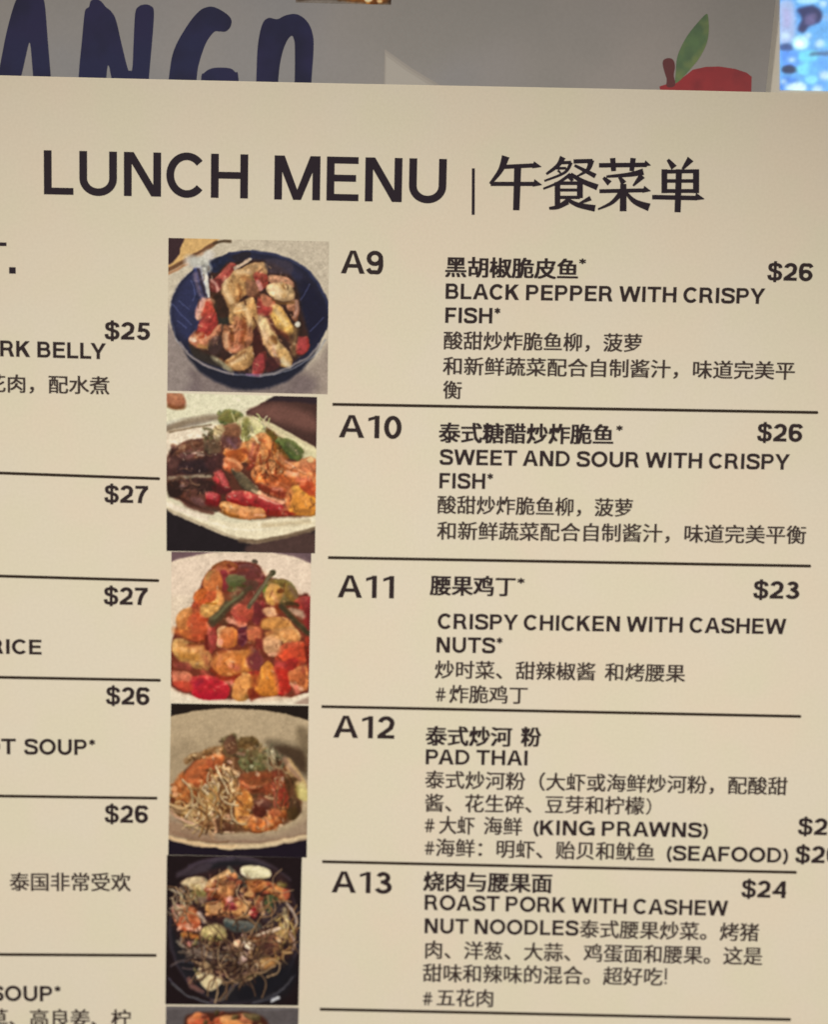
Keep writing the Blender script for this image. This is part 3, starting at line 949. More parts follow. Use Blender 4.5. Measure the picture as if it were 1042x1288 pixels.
p.a((90, 66, 60), '560,910 940,850 940,1000 560,1000', 20, .8)
p.a((224, 208, 174), '40,660 200,730 420,790 640,780 950,740 950,820 700,880 480,890 300,830 40,710', 7)
p.l((176, 158, 130), '60,716 250,800 480,890 620,902 940,824', 18, 7, .9)
p.l((236, 224, 196), '60,690 250,770 450,830 640,830 930,770', 10, 7, .5)
p.a((206, 190, 150), '640,190 800,270 950,360 950,420 840,420 680,280', 8)
# food mass
p.a((92, 52, 40), '50,400 140,320 280,280 420,200 560,170 700,260 860,420 945,450 945,720 760,760 500,770 340,720 160,680 50,600', 14)
p.a((72, 44, 42), '50,420 130,330 260,300 330,400 310,520 180,560 50,520', 14)
p.a((112, 70, 58), '110,340 200,300 280,340 250,420 150,420', 12, .9, .7)
p.a((50, 34, 34), '180,440 330,430 320,510 150,500', 12)
p.a((100, 62, 52), '120,560 250,560 300,640 250,700 150,650', 14, .9, .8)
p.crumbs(26, '60,330 280,290 330,500 300,690 70,600', [(130, 82, 66), (60, 36, 38), (150, 104, 84), (88, 52, 52)], (8, 20), .7, 11)
p.l((176, 156, 126), '60,528 180,520 310,516', 13, 5, .85)
p.l((230, 214, 190), '190,380 260,374', 10, 5, .8)
p.a((206, 184, 140), '330,230 420,190 520,170 560,240 440,280 340,310', 12, .9, .6)
p.a((120, 88, 72), '380,210 470,220 500,300 440,340 380,300', 14, .9, .5)
p.a((104, 74, 92), '400,290 460,280 480,330 420,350', 14, .6)
p.a((112, 130, 78), '350,160 400,120 480,130 500,170 430,200 370,200', 8, 1, .8)
p.crumbs(16, '350,130 490,120 520,190 380,210', [(92, 118, 66), (150, 160, 96), (70, 96, 52)], (8, 16), .8, 12)
p.a((196, 186, 132), '480,190 560,160 620,190 640,270 580,330 520,310 480,260', 9, 1, .7)
p.a((150, 148, 88), '500,200 540,190 540,310 500,320 480,270', 9, .9, .5)
p.strands(20, '440,170 640,160 700,280 500,330', [(222, 210, 170), (190, 190, 130), (236, 226, 196)], (6, 11), (40, 100), (40, 140), .5, .8, 13)
p.a((88, 108, 54), '640,260 720,280 800,320 866,370 830,420 760,400 680,330', 7, 1, .9)
p.a((64, 82, 44), '720,330 800,370 836,410 770,410 700,370', 8, .8)
p.l((214, 204, 160), '640,200 720,260 810,310 880,350', 16, 6, .8)
p.crumbs(16, '240,230 340,230 300,390 260,350', [(176, 160, 120), (70, 66, 48), (110, 104, 70)], (7, 15), .8, 14)
p.a((212, 128, 66), '390,360 480,320 600,300 690,320 700,420 600,450 500,430 400,400', 9, 1, .9)
p.a((222, 146, 86), '520,330 600,260 670,290 690,400 620,440 560,420', 9, 1, .9)
p.a((190, 96, 48), '400,360 460,350 470,420 420,420', 9, .9, .5)
p.strands(16, '400,300 690,280 700,440 440,440', [(236, 170, 110), (184, 88, 44), (240, 190, 140)], (8, 14), (60, 130), (50, 130), .5, .6, 15)
p.a((210, 112, 70), '380,410 450,400 490,470 440,500 380,470', 8, 1, .9)
p.a((214, 120, 62), '560,470 640,430 760,450 830,500 830,570 740,600 640,600 560,540', 8, 1, 1)
p.a((224, 138, 84), '700,420 800,430 900,400 940,440 940,600 860,600 820,520 720,470', 8, 1, .9)
p.a((196, 96, 52), '600,560 760,560 800,620 740,650 640,620', 8, .9, .8)
p.strands(14, '560,440 930,420 930,580 600,600', [(244, 180, 130), (178, 78, 42), (250, 206, 160)], (8, 15), (50, 110), (-10, 70), .6, .6, 16)
p.a((86, 76, 60), '430,480 480,480 560,560 610,620 570,640 500,590', 7, 1, .8)
p.l((206, 180, 140), '560,600 620,640 720,690', 24, 6, .9, 10)
p.a((186, 58, 62), '320,480 360,470 410,540 420,600 380,600 330,550', 7, 1, .9)
p.l((232, 140, 130), '350,490 380,560', 14, 7, .7)
p.a((182, 34, 46), '280,620 330,610 370,640 350,690 290,670', 7, 1, .8)
p.a((178, 34, 40), '400,640 470,600 600,630 720,670 740,720 660,745 560,700 440,690', 7, 1, 1)
p.l((226, 90, 80), '460,620 560,636 640,660', 12, 7, .6)
p.a((224, 146, 74), '360,690 420,665 520,700 620,710 640,760 540,770 420,750', 7, 1, 1)
p.l((246, 196, 130), '390,690 480,712 580,730', 12, 7, .6)
p.a((226, 152, 52), '760,620 830,570 930,640 945,740 860,750 770,730', 8, 1, .9)
p.a((214, 106, 50), '840,560 945,560 945,640 880,620', 10, .9, .5)
p.l((250, 216, 180), '600,640 700,680 740,672', 12, 6, .7)
p.l((252, 214, 180), '770,480 820,500', 20, 8, .7)
p.e((252, 214, 170), 900, 420, 20, 12, 8, .8)
p.l((40, 24, 22), '60,610 200,690 340,720', 16, 8, .7)
p.f(206, 494, 10.42)
p.a((176, 116, 84), '90,20 240,10 270,120 220,190 110,200 80,120', 24, .8, .4)
p.l((112, 62, 26), '70,170 160,200 260,190', 40, 22, .7)
p.l((136, 116, 92), '60,480 300,380 500,340 700,320', 80, 26, .7)
p.l((106, 84, 60), '80,520 300,470 620,420', 22, 12, .7)
p.a((118, 114, 60), '720,320 850,230 900,280 980,260 1000,330 900,390 760,370', 18, .9, .4)
p.l((190, 180, 130), '890,270 930,380', 22, 12, .8)
p.a((134, 88, 62), '780,440 900,400 1000,440 1000,560 880,600 780,560', 26, .9, .3)
p.a((98, 60, 56), '760,580 960,580 1020,700 900,760 760,680', 26, .8)
p.l((120, 86, 96), '840,620 940,720', 50, 24, .7)
p.a((200, 176, 128), '660,460 760,420 800,500 700,560', 20, .8)
p.l((90, 84, 54), '560,470 640,500 620,580 540,600', 34, 14, .8)
p.l((232, 222, 190), '500,490 560,540', 30, 12, .9)
p.a((110, 92, 70), '520,640 700,620 760,760 640,820 540,740', 28, .7)
p.a((96, 60, 44), '150,770 300,660 500,620 500,700 300,760 200,820', 24, .8, .3)
p.a((112, 76, 76), '200,800 360,760 380,850 260,880', 24, .7)
p.l((176, 132, 116), '370,790 470,760', 26, 12, .8)
p.l((170, 146, 128), '450,820 520,820', 34, 14, .8)
p.a((52, 36, 42), '260,900 520,880 560,1040 200,1040', 30, .8)
p.a((100, 66, 60), '60,860 180,860 180,980 70,980', 28, .7)
p.a((72, 42, 44), '560,820 760,800 780,960 640,1040 560,960', 28, .8)
p.a((156, 78, 34), '820,780 1040,740 1040,900 900,900', 26, .8)
p.a((196, 112, 68), '780,880 900,860 1000,920 1040,1000 960,1040 860,960', 20, .8, .4)
p.l((222, 156, 108), '860,870 960,920 1020,990', 34, 18, .8)
p.f(302, 494, 10.42)
p.l((224, 208, 160), '0,360 120,330 240,420', 70, 26, .7)
p.l((130, 124, 66), '80,360 80,560', 80, 26, .8)
p.l((238, 216, 168), '160,540 240,650', 40, 16, .8)
p.l((150, 140, 96), '140,420 160,520', 40, 18, .7)
p.l((206, 186, 146), '310,380 420,470 600,590', 50, 20, .9)
p.l((226, 212, 166), '600,590 760,670 900,740 1000,770', 44, 18, .8)
p.a((96, 72, 24), '330,470 440,520 480,600 400,620', 20, .8)
p.a((92, 106, 56), '520,620 640,600 760,680 830,780 760,900 680,820 560,740', 18, .85, .3)
p.l((124, 120, 90), '640,680 760,790', 50, 24, .7)
p.a((148, 84, 30), '430,640 540,720 640,860 560,880 440,780', 24, .7)
p.a((206, 132, 74), '280,560 400,580 430,760 380,900 280,840 260,680', 20, .7, .4)
p.l((168, 80, 42), '260,620 330,640', 40, 20, .7)
p.l((146, 62, 36), '60,760 160,860 120,980', 60, 28, .8)
p.l((190, 104, 84), '180,680 140,860', 50, 24, .8)
p.l((130, 48, 36), '240,700 200,860 120,1000', 40, 22, .7)
p.strands(18, '240,820 560,820 560,1040 200,1040', [(206, 130, 74), (168, 78, 40), (222, 156, 100)], (24, 40), (120, 260), (50, 130), .5, .6, 51)
p.l((204, 124, 80), '540,860 640,940 740,1000', 60, 26, .8)
p.l((160, 72, 28), '480,900 620,1000 740,1040', 30, 16, .8)
p.l((232, 172, 136), '600,900 720,980', 20, 12, .7)
p.a((208, 124, 84), '780,920 980,880 1000,1040 820,1040', 26, .7, .3)
p.e((246, 204, 140), 925, 885, 44, 34, 20, .85)
p.l((216, 206, 160), '840,820 900,800 960,820', 60, 22, .7)
p.f(206, 594, 10.42)
p.l((120, 100, 84), '60,90 260,70 600,40', 60, 18, .7)
p.l((150, 134, 112), '280,70 600,50', 28, 12, .7)
p.a((42, 28, 26), '50,140 200,120 240,300 60,320', 26, .9)
p.e((122, 96, 92), 250, 190, 40, 40, 22, .7)
p.a((46, 30, 30), '420,120 640,110 660,240 480,280', 30, .8)
p.a((92, 60, 54), '280,120 440,130 420,220 300,260', 28, .6)
p.a((112, 76, 74), '340,340 480,330 560,430 420,430', 28, .8)
p.a((84, 44, 36), '220,360 400,430 640,500 640,560 460,520 300,460', 26, .8)
p.a((190, 86, 84), '700,0 790,20 850,160 800,220 740,120', 20, .9, .3)
p.a((88, 26, 34), '640,180 880,200 860,280 700,280', 26, .8)
p.a((178, 70, 76), '550,260 640,260 720,320 680,380 580,340', 18, .9, .3)
p.a((110, 22, 26), '560,350 700,380 700,440 560,420', 24, .8)
p.a((176, 64, 66), '820,300 960,250 1040,280 1040,400 880,380', 20, .8, .3)
p.a((140, 22, 18), '870,360 1040,380 1040,430 900,410', 18, .9)
p.a((218, 150, 92), '750,400 860,390 1040,460 1040,560 900,530 780,470', 20, .8, .3)
p.l((242, 190, 130), '790,420 920,470', 30, 18, .7)
p.l((140, 84, 24), '760,510 900,570 1040,590', 34, 18, .8)
p.l((226, 204, 182), '80,430 300,510 560,600', 70, 24, .6)
p.f(302, 594, 10.42)
p.a((168, 50, 54), '0,290 200,320 420,400 560,420 520,540 360,500 200,420 0,410', 22, .7, .3)
p.l((106, 92, 68), '40,120 160,210 260,260', 100, 30, .85, 40)
p.l((232, 160, 122), '260,270 400,340 560,390', 44, 16, .9)
p.a((168, 80, 40), '380,20 640,60 660,200 500,180 400,140', 30, .7)
p.a((120, 40, 28), '240,140 420,200 600,260 580,330 400,280 260,220', 26, .7)
p.l((222, 136, 110), '440,220 550,230', 40, 18, .8)
p.l((240, 166, 122), '620,20 740,40', 60, 24, .8)
p.l((214, 112, 82), '760,100 900,100', 60, 26, .8)
p.a((166, 62, 34), '790,140 960,130 960,300 820,230', 26, .8)
p.a((206, 132, 60), '640,300 760,240 900,330 980,420 940,540 760,540 640,460', 26, .7, .4)
p.l((196, 106, 72), '650,240 620,400 600,480', 70, 30, .7)
p.l((224, 150, 76), '800,300 900,400', 60, 34, .6)
p.a((140, 34, 24), '340,520 560,500 740,540 560,580 360,570', 20, .8)
p.a((218, 144, 92), '0,460 260,470 330,560 200,600 0,590', 22, .7, .3)
p.l((240, 172, 130), '200,560 320,560', 26, 14, .8)
p.l((184, 160, 120), '320,700 600,680 900,640', 60, 24, .5)
p.l((110, 90, 70), '0,900 300,900 700,820 980,740', 50, 16, .8)
p.f(200, 490, 4.736)
p.strands(14, '60,330 300,280 330,700 90,620', [(120, 84, 66), (64, 40, 36), (150, 112, 88)], (5, 9), (40, 120), (-20, 60), .8, .7, 81)
p.glints('60,340 400,200 700,280 940,430 930,720 600,760 340,720 70,600', 100, 120, 72)
p.done('dish_photo', Y_PH, M_PRINT, menu, 'printed photo of sweet and sour fish with red chillies on a white plate')

# --- A11: crispy chicken with cashews
p = Paint([(215.8, 693.9), (391.7, 695.6), (388.3, 885.6), (214.8, 883.5)], (200, 685), 4.736, (218, 196, 168), seed=3)
p.a((112, 88, 92), '40,20 400,30 260,55 150,80 70,105 40,110', 8)
p.a((108, 86, 90), '560,30 1000,20 1000,120 900,108 800,72 680,48', 8)
p.a((226, 200, 176), '80,300 80,120 260,70 480,45 700,60 900,120 900,320', 30, .5)
p.a((98, 44, 34), '105,490 150,420 215,340 240,270 275,190 345,115 430,100 590,118 640,195 760,215 830,300 905,330 905,870 700,900 430,920 250,900 70,840 72,600', 12)
p.a((224, 206, 178), '40,870 200,920 440,940 700,930 920,880 920,1000 40,1000', 8)
p.a((150, 120, 104), '800,960 920,900 920,1000', 12, .7)
p.a((168, 56, 54), '320,150 400,95 460,130 440,220 380,260 340,210', 8, 1, .8)
p.a((206, 122, 64), '280,180 340,140 380,200 370,270 300,290 265,250', 8, 1, 1)
p.a((96, 44, 62), '440,150 520,115 600,150 630,200 590,250 500,240 440,200', 9, 1, .7)
p.a((132, 50, 56), '400,110 460,110 470,160 420,190 390,150', 8, .9, .6)
p.a((84, 94, 60), '400,190 480,180 530,210 480,270 420,280', 8, 1, .6)
p.a((60, 84, 44), '400,240 490,236 500,262 420,280', 6, .9)
p.a((122, 52, 56), '500,210 620,210 600,320 520,320 460,280', 12, .9, .6)
p.a((206, 96, 44), '210,290 290,260 380,290 370,380 290,400 220,360', 8, 1, .9)
p.a((232, 186, 106), '290,300 370,290 390,350 360,420 290,440 240,400 260,350', 8, 1, .9)
p.a((200, 80, 40), '250,290 340,280 320,340 260,350', 8, .9)
p.a((214, 138, 72), '110,420 180,370 250,400 290,460 280,540 200,570 120,520', 9, 1, 1)
p.a((192, 76, 44), '190,440 290,430 290,560 210,570', 14, .8, .7)
p.a((186, 70, 66), '430,380 500,310 560,320 590,400 540,460 460,460', 9, 1, .9)
p.l((236, 184, 158), '410,450 460,466 510,480', 26, 7, .9)
p.a((128, 38, 52), '560,360 620,330 640,430 600,480 560,440', 10, 1, .6)
p.l((78, 84, 62), '310,460 380,380 460,310 520,270', 48, 7, 1, 26)
p.l((126, 126, 92), '340,430 420,350 500,290', 9, 5, .7)
p.l((96, 84, 62), '540,360 600,270 680,165', 24, 6, 1, 18)
p.l((138, 116, 92), '552,346 620,250', 7, 4, .8)
p.e((60, 60, 36), 676, 170, 20, 18, 6)
p.e((92, 80, 66), 574, 100, 18, 16, 6)
p.l((110, 60, 50), '574,112 566,140', 12, 5)
p.a((118, 122, 74), '620,240 700,205 790,230 830,320 780,360 640,330', 8, 1, .8)
p.a((226, 190, 110), '630,270 690,230 740,270 730,330 680,360 640,330', 8, 1, 1)
p.e((84, 60, 36), 718, 270, 16, 18, 6, .9)
p.l((66, 74, 44), '740,350 800,340 850,350', 20, 6)
p.a((168, 50, 52), '800,330 905,310 905,400 850,400', 8, 1, .6)
p.a((144, 40, 42), '850,390 905,400 905,520 880,500', 10, 1)
p.l((170, 158, 136), '790,390 860,410', 34, 8, .8)
p.l((70, 66, 48), '740,370 800,450 890,520', 30, 8, 1)
p.a((222, 188, 148), '614,380 680,376 700,400 680,430 620,420', 7, 1, .8)
p.a((208, 160, 96), '620,450 740,430 800,480 840,560 760,590 680,520 620,500', 8, 1, 1)
p.a((222, 178, 114), '720,500 800,490 846,540 820,590 740,590', 8, 1, .8)
p.a((228, 196, 148), '630,560 690,530 730,580 720,650 670,665 625,620', 8, 1, .8)
p.a((214, 74, 46), '740,590 860,580 880,680 820,740 720,700 690,660', 8, 1, .8)
p.a((232, 190, 140), '350,500 400,490 410,560 380,610 340,590', 8, 1, .6)
p.a((228, 140, 64), '390,500 450,500 480,550 450,610 390,615 370,560', 8, 1, 1)
p.a((170, 60, 60), '290,480 340,490 340,610 290,640', 8, 1, .7)
p.a((74, 36, 76), '480,500 540,500 520,580 490,600', 10, .9)
p.a((204, 120, 80), '530,490 610,500 600,580 540,580', 10, .9, .8)
p.a((206, 166, 96), '80,570 150,560 260,610 320,680 290,750 180,730 90,660', 9, 1, .9)
p.a((150, 84, 56), '160,590 260,600 280,640 200,640', 10, .8)
p.a((214, 142, 66), '320,680 400,640 540,630 590,690 540,760 420,790 340,760', 9, 1, 1)
p.a((112, 64, 74), '540,620 600,640 620,720 560,740', 12, .9, .4)
p.a((156, 44, 36), '330,770 440,790 560,750 620,770 560,820 420,830', 9, .9)
p.a((222, 130, 100), '80,770 180,760 200,830 110,850', 9, 1, .8)
p.a((206, 26, 52), '190,790 330,780 410,830 410,910 300,925 200,890', 7, 1, .6)
p.l((236, 90, 100), '240,810 330,810', 12, 8, .5)
p.a((216, 160, 84), '450,820 500,760 560,790 550,890 490,935 440,900', 8, 1, 1)
p.a((232, 150, 44), '600,760 650,690 710,780 720,880 640,905 570,870', 8, 1, .9)
p.a((196, 34, 34), '690,720 770,740 790,860 720,900 700,820', 8, 1, .7)
p.a((222, 140, 80), '780,750 880,720 895,850 830,870 780,820', 9, 1, .9)
p.l((240, 190, 160), '790,830 850,860', 24, 8, .8)
p.a((150, 46, 34), '870,560 905,540 905,760 880,700', 8, .9)
for s in ('300,200 320,240', '130,440 170,420', '650,260 680,250', '400,520 420,540', '360,690 400,670', '470,840 480,900', '640,580 660,600', '740,520 780,530', '650,740 640,800', '270,390 320,400', '110,600 200,640'):
    p.l((250, 222, 170), s, 11, 7, .55)
for s in ('290,560 330,640 400,640', '600,480 620,560 600,640', '250,440 330,470', '560,760 580,830', '420,480 480,480', '380,250 400,320', '700,660 760,720', '200,740 330,780', '180,570 280,600'):
    p.l((90, 34, 28), s, 13, 7, .65)
p.f(210, 690, 11.33)
p.a((136, 76, 34), '640,260 800,170 940,190 1010,280 900,330 760,300', 18, .8, .3)
p.l((190, 112, 84), '740,290 860,330', 70, 26, .8)
p.l((108, 40, 30), '870,240 980,330', 40, 18, .8)
p.l((206, 134, 112), '900,300 950,290', 36, 16, .8)
p.a((120, 34, 56), '760,330 850,330 880,540 800,580 790,440', 20, .8)
p.a((206, 122, 66), '540,420 640,340 760,380 780,520 700,600 520,560', 24, .8, .4)
p.l((176, 158, 96), '620,340 580,420', 44, 24, .6)
p.a((166, 86, 34), '440,590 560,570 560,700 420,720', 24, .8)
p.a((206, 96, 54), '560,640 700,600 700,720 580,740', 24, .8, .3)
p.l((226, 156, 90), '740,620 790,700 770,780', 70, 26, .85)
p.l((164, 100, 20), '570,780 640,800 700,780', 34, 14, .9)
p.a((212, 166, 90), '450,830 600,800 760,820 700,900 560,980 480,920', 22, .85, .3)
p.a((186, 76, 50), '380,760 460,780 470,900 420,1000 350,960', 24, .7)
p.a((206, 134, 72), '160,960 260,860 360,880 330,1000 260,1133 160,1133', 24, .7, .4)
p.a((196, 84, 54), '330,960 480,960 600,1060 600,1133 300,1133', 26, .7)
p.l((170, 60, 26), '440,940 480,1010 580,1010', 34, 20, .8)
p.a((108, 100, 84), '880,400 1040,390 1040,480 880,480', 22, .9)
p.l((54, 74, 34), '920,500 1040,520', 40, 18, .9)
p.l((96, 112, 72), '920,580 1040,580', 40, 18, .8)
p.a((60, 44, 30), '700,980 800,920 880,1040 820,1100 720,1060', 24, .8)
p.l((126, 110, 84), '860,700 980,620 1040,560', 60, 26, .7)
p.l((100, 54, 34), '830,660 900,720', 70, 26, .8)
p.a((186, 88, 76), '940,930 1040,830 1040,980', 22, .8)
p.l((232, 160, 134), '880,1010 1000,1060 1040,1070', 60, 24, .85)
p.f(300, 690, 11.33)
p.a((86, 44, 50), '0,280 120,230 240,260 340,330 300,420 180,460 60,460 0,380', 24, .8, .3)
p.l((128, 54, 52), '0,320 120,310', 44, 22, .7)
p.l((96, 92, 84), '0,410 80,400', 44, 16, .8)
p.a((62, 52, 48), '0,450 260,460 280,560 200,620 0,560', 26, .9)
p.l((40, 60, 24), '0,520 90,540', 40, 18, .9)
p.a((104, 52, 46), '0,620 240,620 280,760 120,820 0,760', 26, .8)
p.a((184, 82, 62), '0,830 160,800 220,900 180,1000 0,940', 26, .7, .3)
p.l((108, 92, 76), '150,830 260,660 360,500 470,340', 56, 16, 1, 36)
p.l((172, 130, 112), '160,820 250,690', 28, 14, .8)
p.l((132, 124, 88), '290,600 420,400', 20, 10, .7)
p.a((88, 30, 44), '240,760 330,820 380,940 300,1060 200,1040 220,880', 26, .8)
p.l((70, 130, 44), '390,520 370,600', 40, 16, .8)
p.a((124, 104, 46), '440,470 620,440 760,540 840,680 760,760 640,640 620,540', 24, .85, .3)
p.a((218, 170, 86), '410,560 560,510 620,640 600,740 500,800 400,740', 24, .75, .4)
p.l((226, 166, 120), '480,640 560,760', 60, 28, .7)
p.e((96, 56, 20), 600, 600, 50, 34, 18, .9)
p.l((108, 96, 80), '740,560 820,680', 60, 28, .8)
p.l((40, 40, 20), '690,780 800,780 840,810', 44, 18, .9)
p.a((150, 54, 56), '860,740 960,690 1030,690 1030,880 930,860', 20, .8, .3)
p.a((120, 36, 38), '930,880 1030,880 1030,1133 960,1133', 20, .9)
p.a((230, 180, 136), '340,860 440,830 540,860 550,950 460,980 370,940', 24, .8, .3)
p.l((140, 60, 20), '560,800 560,900', 50, 22, .8)
p.l((190, 162, 140), '740,880 920,960', 70, 26, .8)
p.l((96, 80, 44), '680,870 800,1000 900,1133', 56, 24, .8)
p.a((200, 140, 64), '340,1000 560,980 700,1040 700,1133 340,1133', 26, .6)
p.l((214, 100, 76), '0,1040 80,1070', 60, 30, .8)
p.f(210, 788, 11.33)
p.a((180, 74, 44), '250,60 520,20 560,140 500,200 340,200 260,140', 26, .7, .3)
p.l((196, 110, 52), '120,60 220,80 280,130', 90, 40, .7)
p.l((96, 44, 14), '330,240 420,240 530,200', 34, 18, .8)
p.a((206, 152, 84), '100,260 200,200 340,290 520,260 540,340 500,500 360,490 180,420', 28, .7, .3)
p.l((184, 130, 44), '200,430 420,440', 70, 36, .6)
p.l((222, 170, 116), '480,320 500,400', 40, 24, .6)
p.l((190, 110, 76), '560,430 590,540', 90, 40, .8)
p.l((80, 12, 14), '570,140 570,320', 44, 22, .9)
p.a((160, 62, 66), '600,100 690,80 700,300 620,310', 24, .8, .3)
p.a((212, 118, 66), '760,80 880,30 960,90 940,260 820,300 750,200', 28, .7, .4)
p.e((242, 172, 146), 765, 220, 40, 50, 22, .85)
p.l((228, 156, 100), '790,60 880,60', 50, 28, .7)
p.a((196, 112, 54), '660,400 820,340 1040,380 1040,620 860,700 740,700 650,600', 30, .6, .4)
p.l((220, 140, 96), '760,430 740,540', 50, 30, .7)
p.l((190, 96, 84), '920,560 1000,600', 80, 36, .7)
p.l((130, 40, 14), '640,620 740,720 860,760 1040,680', 40, 20, .8)
p.a((134, 60, 60), '120,520 300,520 360,600 260,620 120,580', 28, .7)
p.a((204, 118, 96), '70,640 240,640 340,700 320,780 140,760 70,720', 24, .7, .3)
p.a((196, 64, 48), '100,780 300,780 380,900 260,930 120,860', 26, .8)
p.a((172, 22, 48), '400,760 560,740 740,770 860,860 860,980 700,1040 520,1010 420,900', 28, .8)
p.l((176, 30, 80), '420,830 480,790', 60, 40, .6)
p.l((212, 96, 84), '520,640 580,700', 60, 28, .7)
p.l((214, 140, 120), '840,800 920,800', 50, 24, .8)
p.a((214, 142, 74), '940,820 1040,740 1040,1040 960,1020', 24, .7)
p.f(300, 788, 11.33)
p.a((70, 18, 40), '0,60 100,40 120,160 80,240 0,240', 26, .9)
p.l((200, 104, 76), '160,80 280,60 260,160', 90, 40, .7)
p.a((104, 32, 36), '240,180 340,180 350,320 260,340', 26, .9)
p.a((104, 40, 56), '120,440 300,360 300,600 160,600', 32, .8)
p.l((182, 112, 46), '0,420 140,360', 100, 40, .7)
p.a((214, 156, 90), '380,80 560,60 600,180 440,180', 30, .7)
p.a((214, 148, 84), '600,60 760,30 870,150 820,220 660,180', 28, .7, .3)
p.a((216, 168, 124), '350,170 460,130 590,200 590,340 500,420 400,360 350,260', 28, .75, .3)
p.l((250, 190, 156), '440,400 520,390', 34, 18, .8)
p.a((198, 70, 48), '720,270 880,260 940,400 820,440 720,400', 28, .7, .3)
p.a((152, 26, 36), '640,520 760,440 860,480 800,600 700,620', 26, .8)
p.l((196, 66, 72), '560,520 640,540', 90, 36, .8)
p.a((172, 30, 26), '580,600 690,640 720,900 640,920 600,780', 26, .8, .2)
p.a((214, 134, 52), '370,600 440,540 540,720 570,920 400,960 280,900 340,760', 28, .7, .3)
p.l((214, 106, 76), '500,600 560,900', 40, 26, .7)
p.a((176, 92, 40), '170,700 300,700 280,860 180,860', 30, .7)
p.a((218, 152, 84), '0,760 120,680 150,800 100,960 0,1020', 26, .7)
p.a((120, 30, 14), '160,880 260,920 300,990 180,1060 130,960', 28, .7)
p.a((186, 96, 56), '720,640 940,600 960,820 800,820 720,760', 28, .7, .3)
p.l((236, 132, 116), '820,860 840,930', 60, 28, .9)
p.l((70, 10, 6), '960,300 990,500', 40, 20, .8)
p.l((140, 60, 50), '900,520 930,640', 60, 30, .7)
p.f(200, 685, 4.736)
p.glints('120,480 300,140 600,140 800,260 890,420 890,860 500,900 90,820', 90, 120, 73)
p.a((188, 92, 48), '120,490 240,300 330,140 590,140 700,230 850,320 880,860 500,900 90,820', 30, .2)
p.l((70, 62, 42), '318,470 400,390 480,320 545,256', 44, 9, .8, 26)
p.l((112, 112, 78), '330,440 410,364 500,288', 14, 8, .75)
p.l((84, 78, 56), '536,372 600,276 684,160', 26, 9, .9, 18)
p.l((150, 134, 104), '546,350 610,262 660,190', 8, 6, .7)
p.l((58, 52, 34), '730,364 800,440 892,530', 28, 9, .85)
p.a((88, 104, 60), '400,196 490,186 520,214 470,250 410,240', 9, .7, .3)
p.done('dish_photo', Y_PH, M_PRINT, menu, 'printed photo of crispy chicken with cashews and red pepper')

# --- A12: pad thai
p = Paint([(215.2, 884.6), (388.5, 887.4), (386, 1078.5), (211.6, 1075)], (200, 880), 4.736, (176, 154, 122), seed=4)
p.a((178, 156, 124), '40,60 400,50 700,70 900,130 900,200 40,200', 30)
p.a((152, 132, 104), '60,300 200,240 240,330 100,460 60,500', 40, .5)
p.a((34, 26, 22), '40,-10 1000,-10 1000,140 880,122 760,86 640,62 400,50 240,62 100,92 40,110', 6, 1, 0, 38, False)
p.a((92, 80, 62), '640,240 800,270 900,330 900,470 800,420 700,330', 36, .8)
p.a((112, 96, 72), '820,180 900,200 900,420 850,360', 30, .8)
p.a((150, 126, 104), '60,690 300,790 700,800 900,700 900,840 60,840', 30, .8)
p.l((134, 104, 84), '80,790 250,830 450,846 700,838 880,800', 14, 8, .7)
p.a((30, 22, 36), '40,832 200,872 420,892 620,884 800,850 920,826 920,1050 40,1050', 6, 1, 0, 38, False)
p.l((206, 184, 146), '60,816 200,850 380,876 560,874 740,846 880,812', 17, 6, .95)
p.a((100, 66, 44), '70,590 140,440 260,320 400,280 560,300 760,380 850,560 830,680 700,760 460,790 300,780 120,700', 14)
p.a((214, 112, 58), '150,470 220,370 330,320 390,340 360,430 280,500 200,530', 10, 1, .9)
p.a((196, 92, 46), '90,540 150,460 260,500 230,560 130,600', 12, .9, .8)
p.strands(26, '120,480 230,350 390,310 380,420 220,540', [(226, 130, 72), (176, 74, 40), (236, 158, 100)], (7, 13), (40, 90), (110, 160), .7, .7, 21)
p.strands(30, '70,560 130,500 240,520 280,640 120,680', [(228, 146, 76), (206, 150, 86), (240, 190, 130), (150, 80, 40)], (7, 12), (50, 110), (20, 160), .9, .75, 22)
p.strands(60, '180,560 330,420 460,400 480,560 470,760 300,770 130,700', [(232, 204, 154), (214, 180, 120), (244, 224, 186), (180, 140, 88), (120, 84, 54)], (7, 13), (70, 170), (40, 130), .8, .85, 23)
p.strands(16, '80,640 160,620 330,740 300,780 120,730', [(212, 178, 130), (190, 150, 110)], (8, 12), (120, 220), (10, 35), .4, .8, 24)
p.a((96, 88, 56), '370,250 430,210 480,250 470,330 400,330', 10, .9, .6)
p.crumbs(46, '360,240 440,205 600,230 620,330 400,340', [(84, 76, 48), (120, 104, 66), (62, 48, 36), (146, 124, 92)], (8, 18), .75, 25)
p.a((82, 96, 62), '480,360 560,310 640,330 640,410 560,440 490,410', 9, 1, .7)
p.crumbs(40, '470,300 640,290 700,380 640,440 480,430', [(74, 96, 62), (110, 124, 84), (160, 160, 122), (56, 72, 48)], (7, 15), .75, 26)
p.strands(18, '620,290 760,340 740,460 640,420', [(176, 168, 136), (142, 132, 100), (96, 96, 70)], (6, 10), (50, 120), (40, 120), .6, .8, 27)
p.a((196, 164, 112), '750,360 790,350 830,420 880,510 860,560 790,480', 8, 1, .8)
p.a((206, 196, 96), '820,510 870,530 888,590 830,585', 7, 1, .6)
p.a((62, 44, 30), '770,560 830,600 850,660 790,710 760,650', 12, .9, .4)
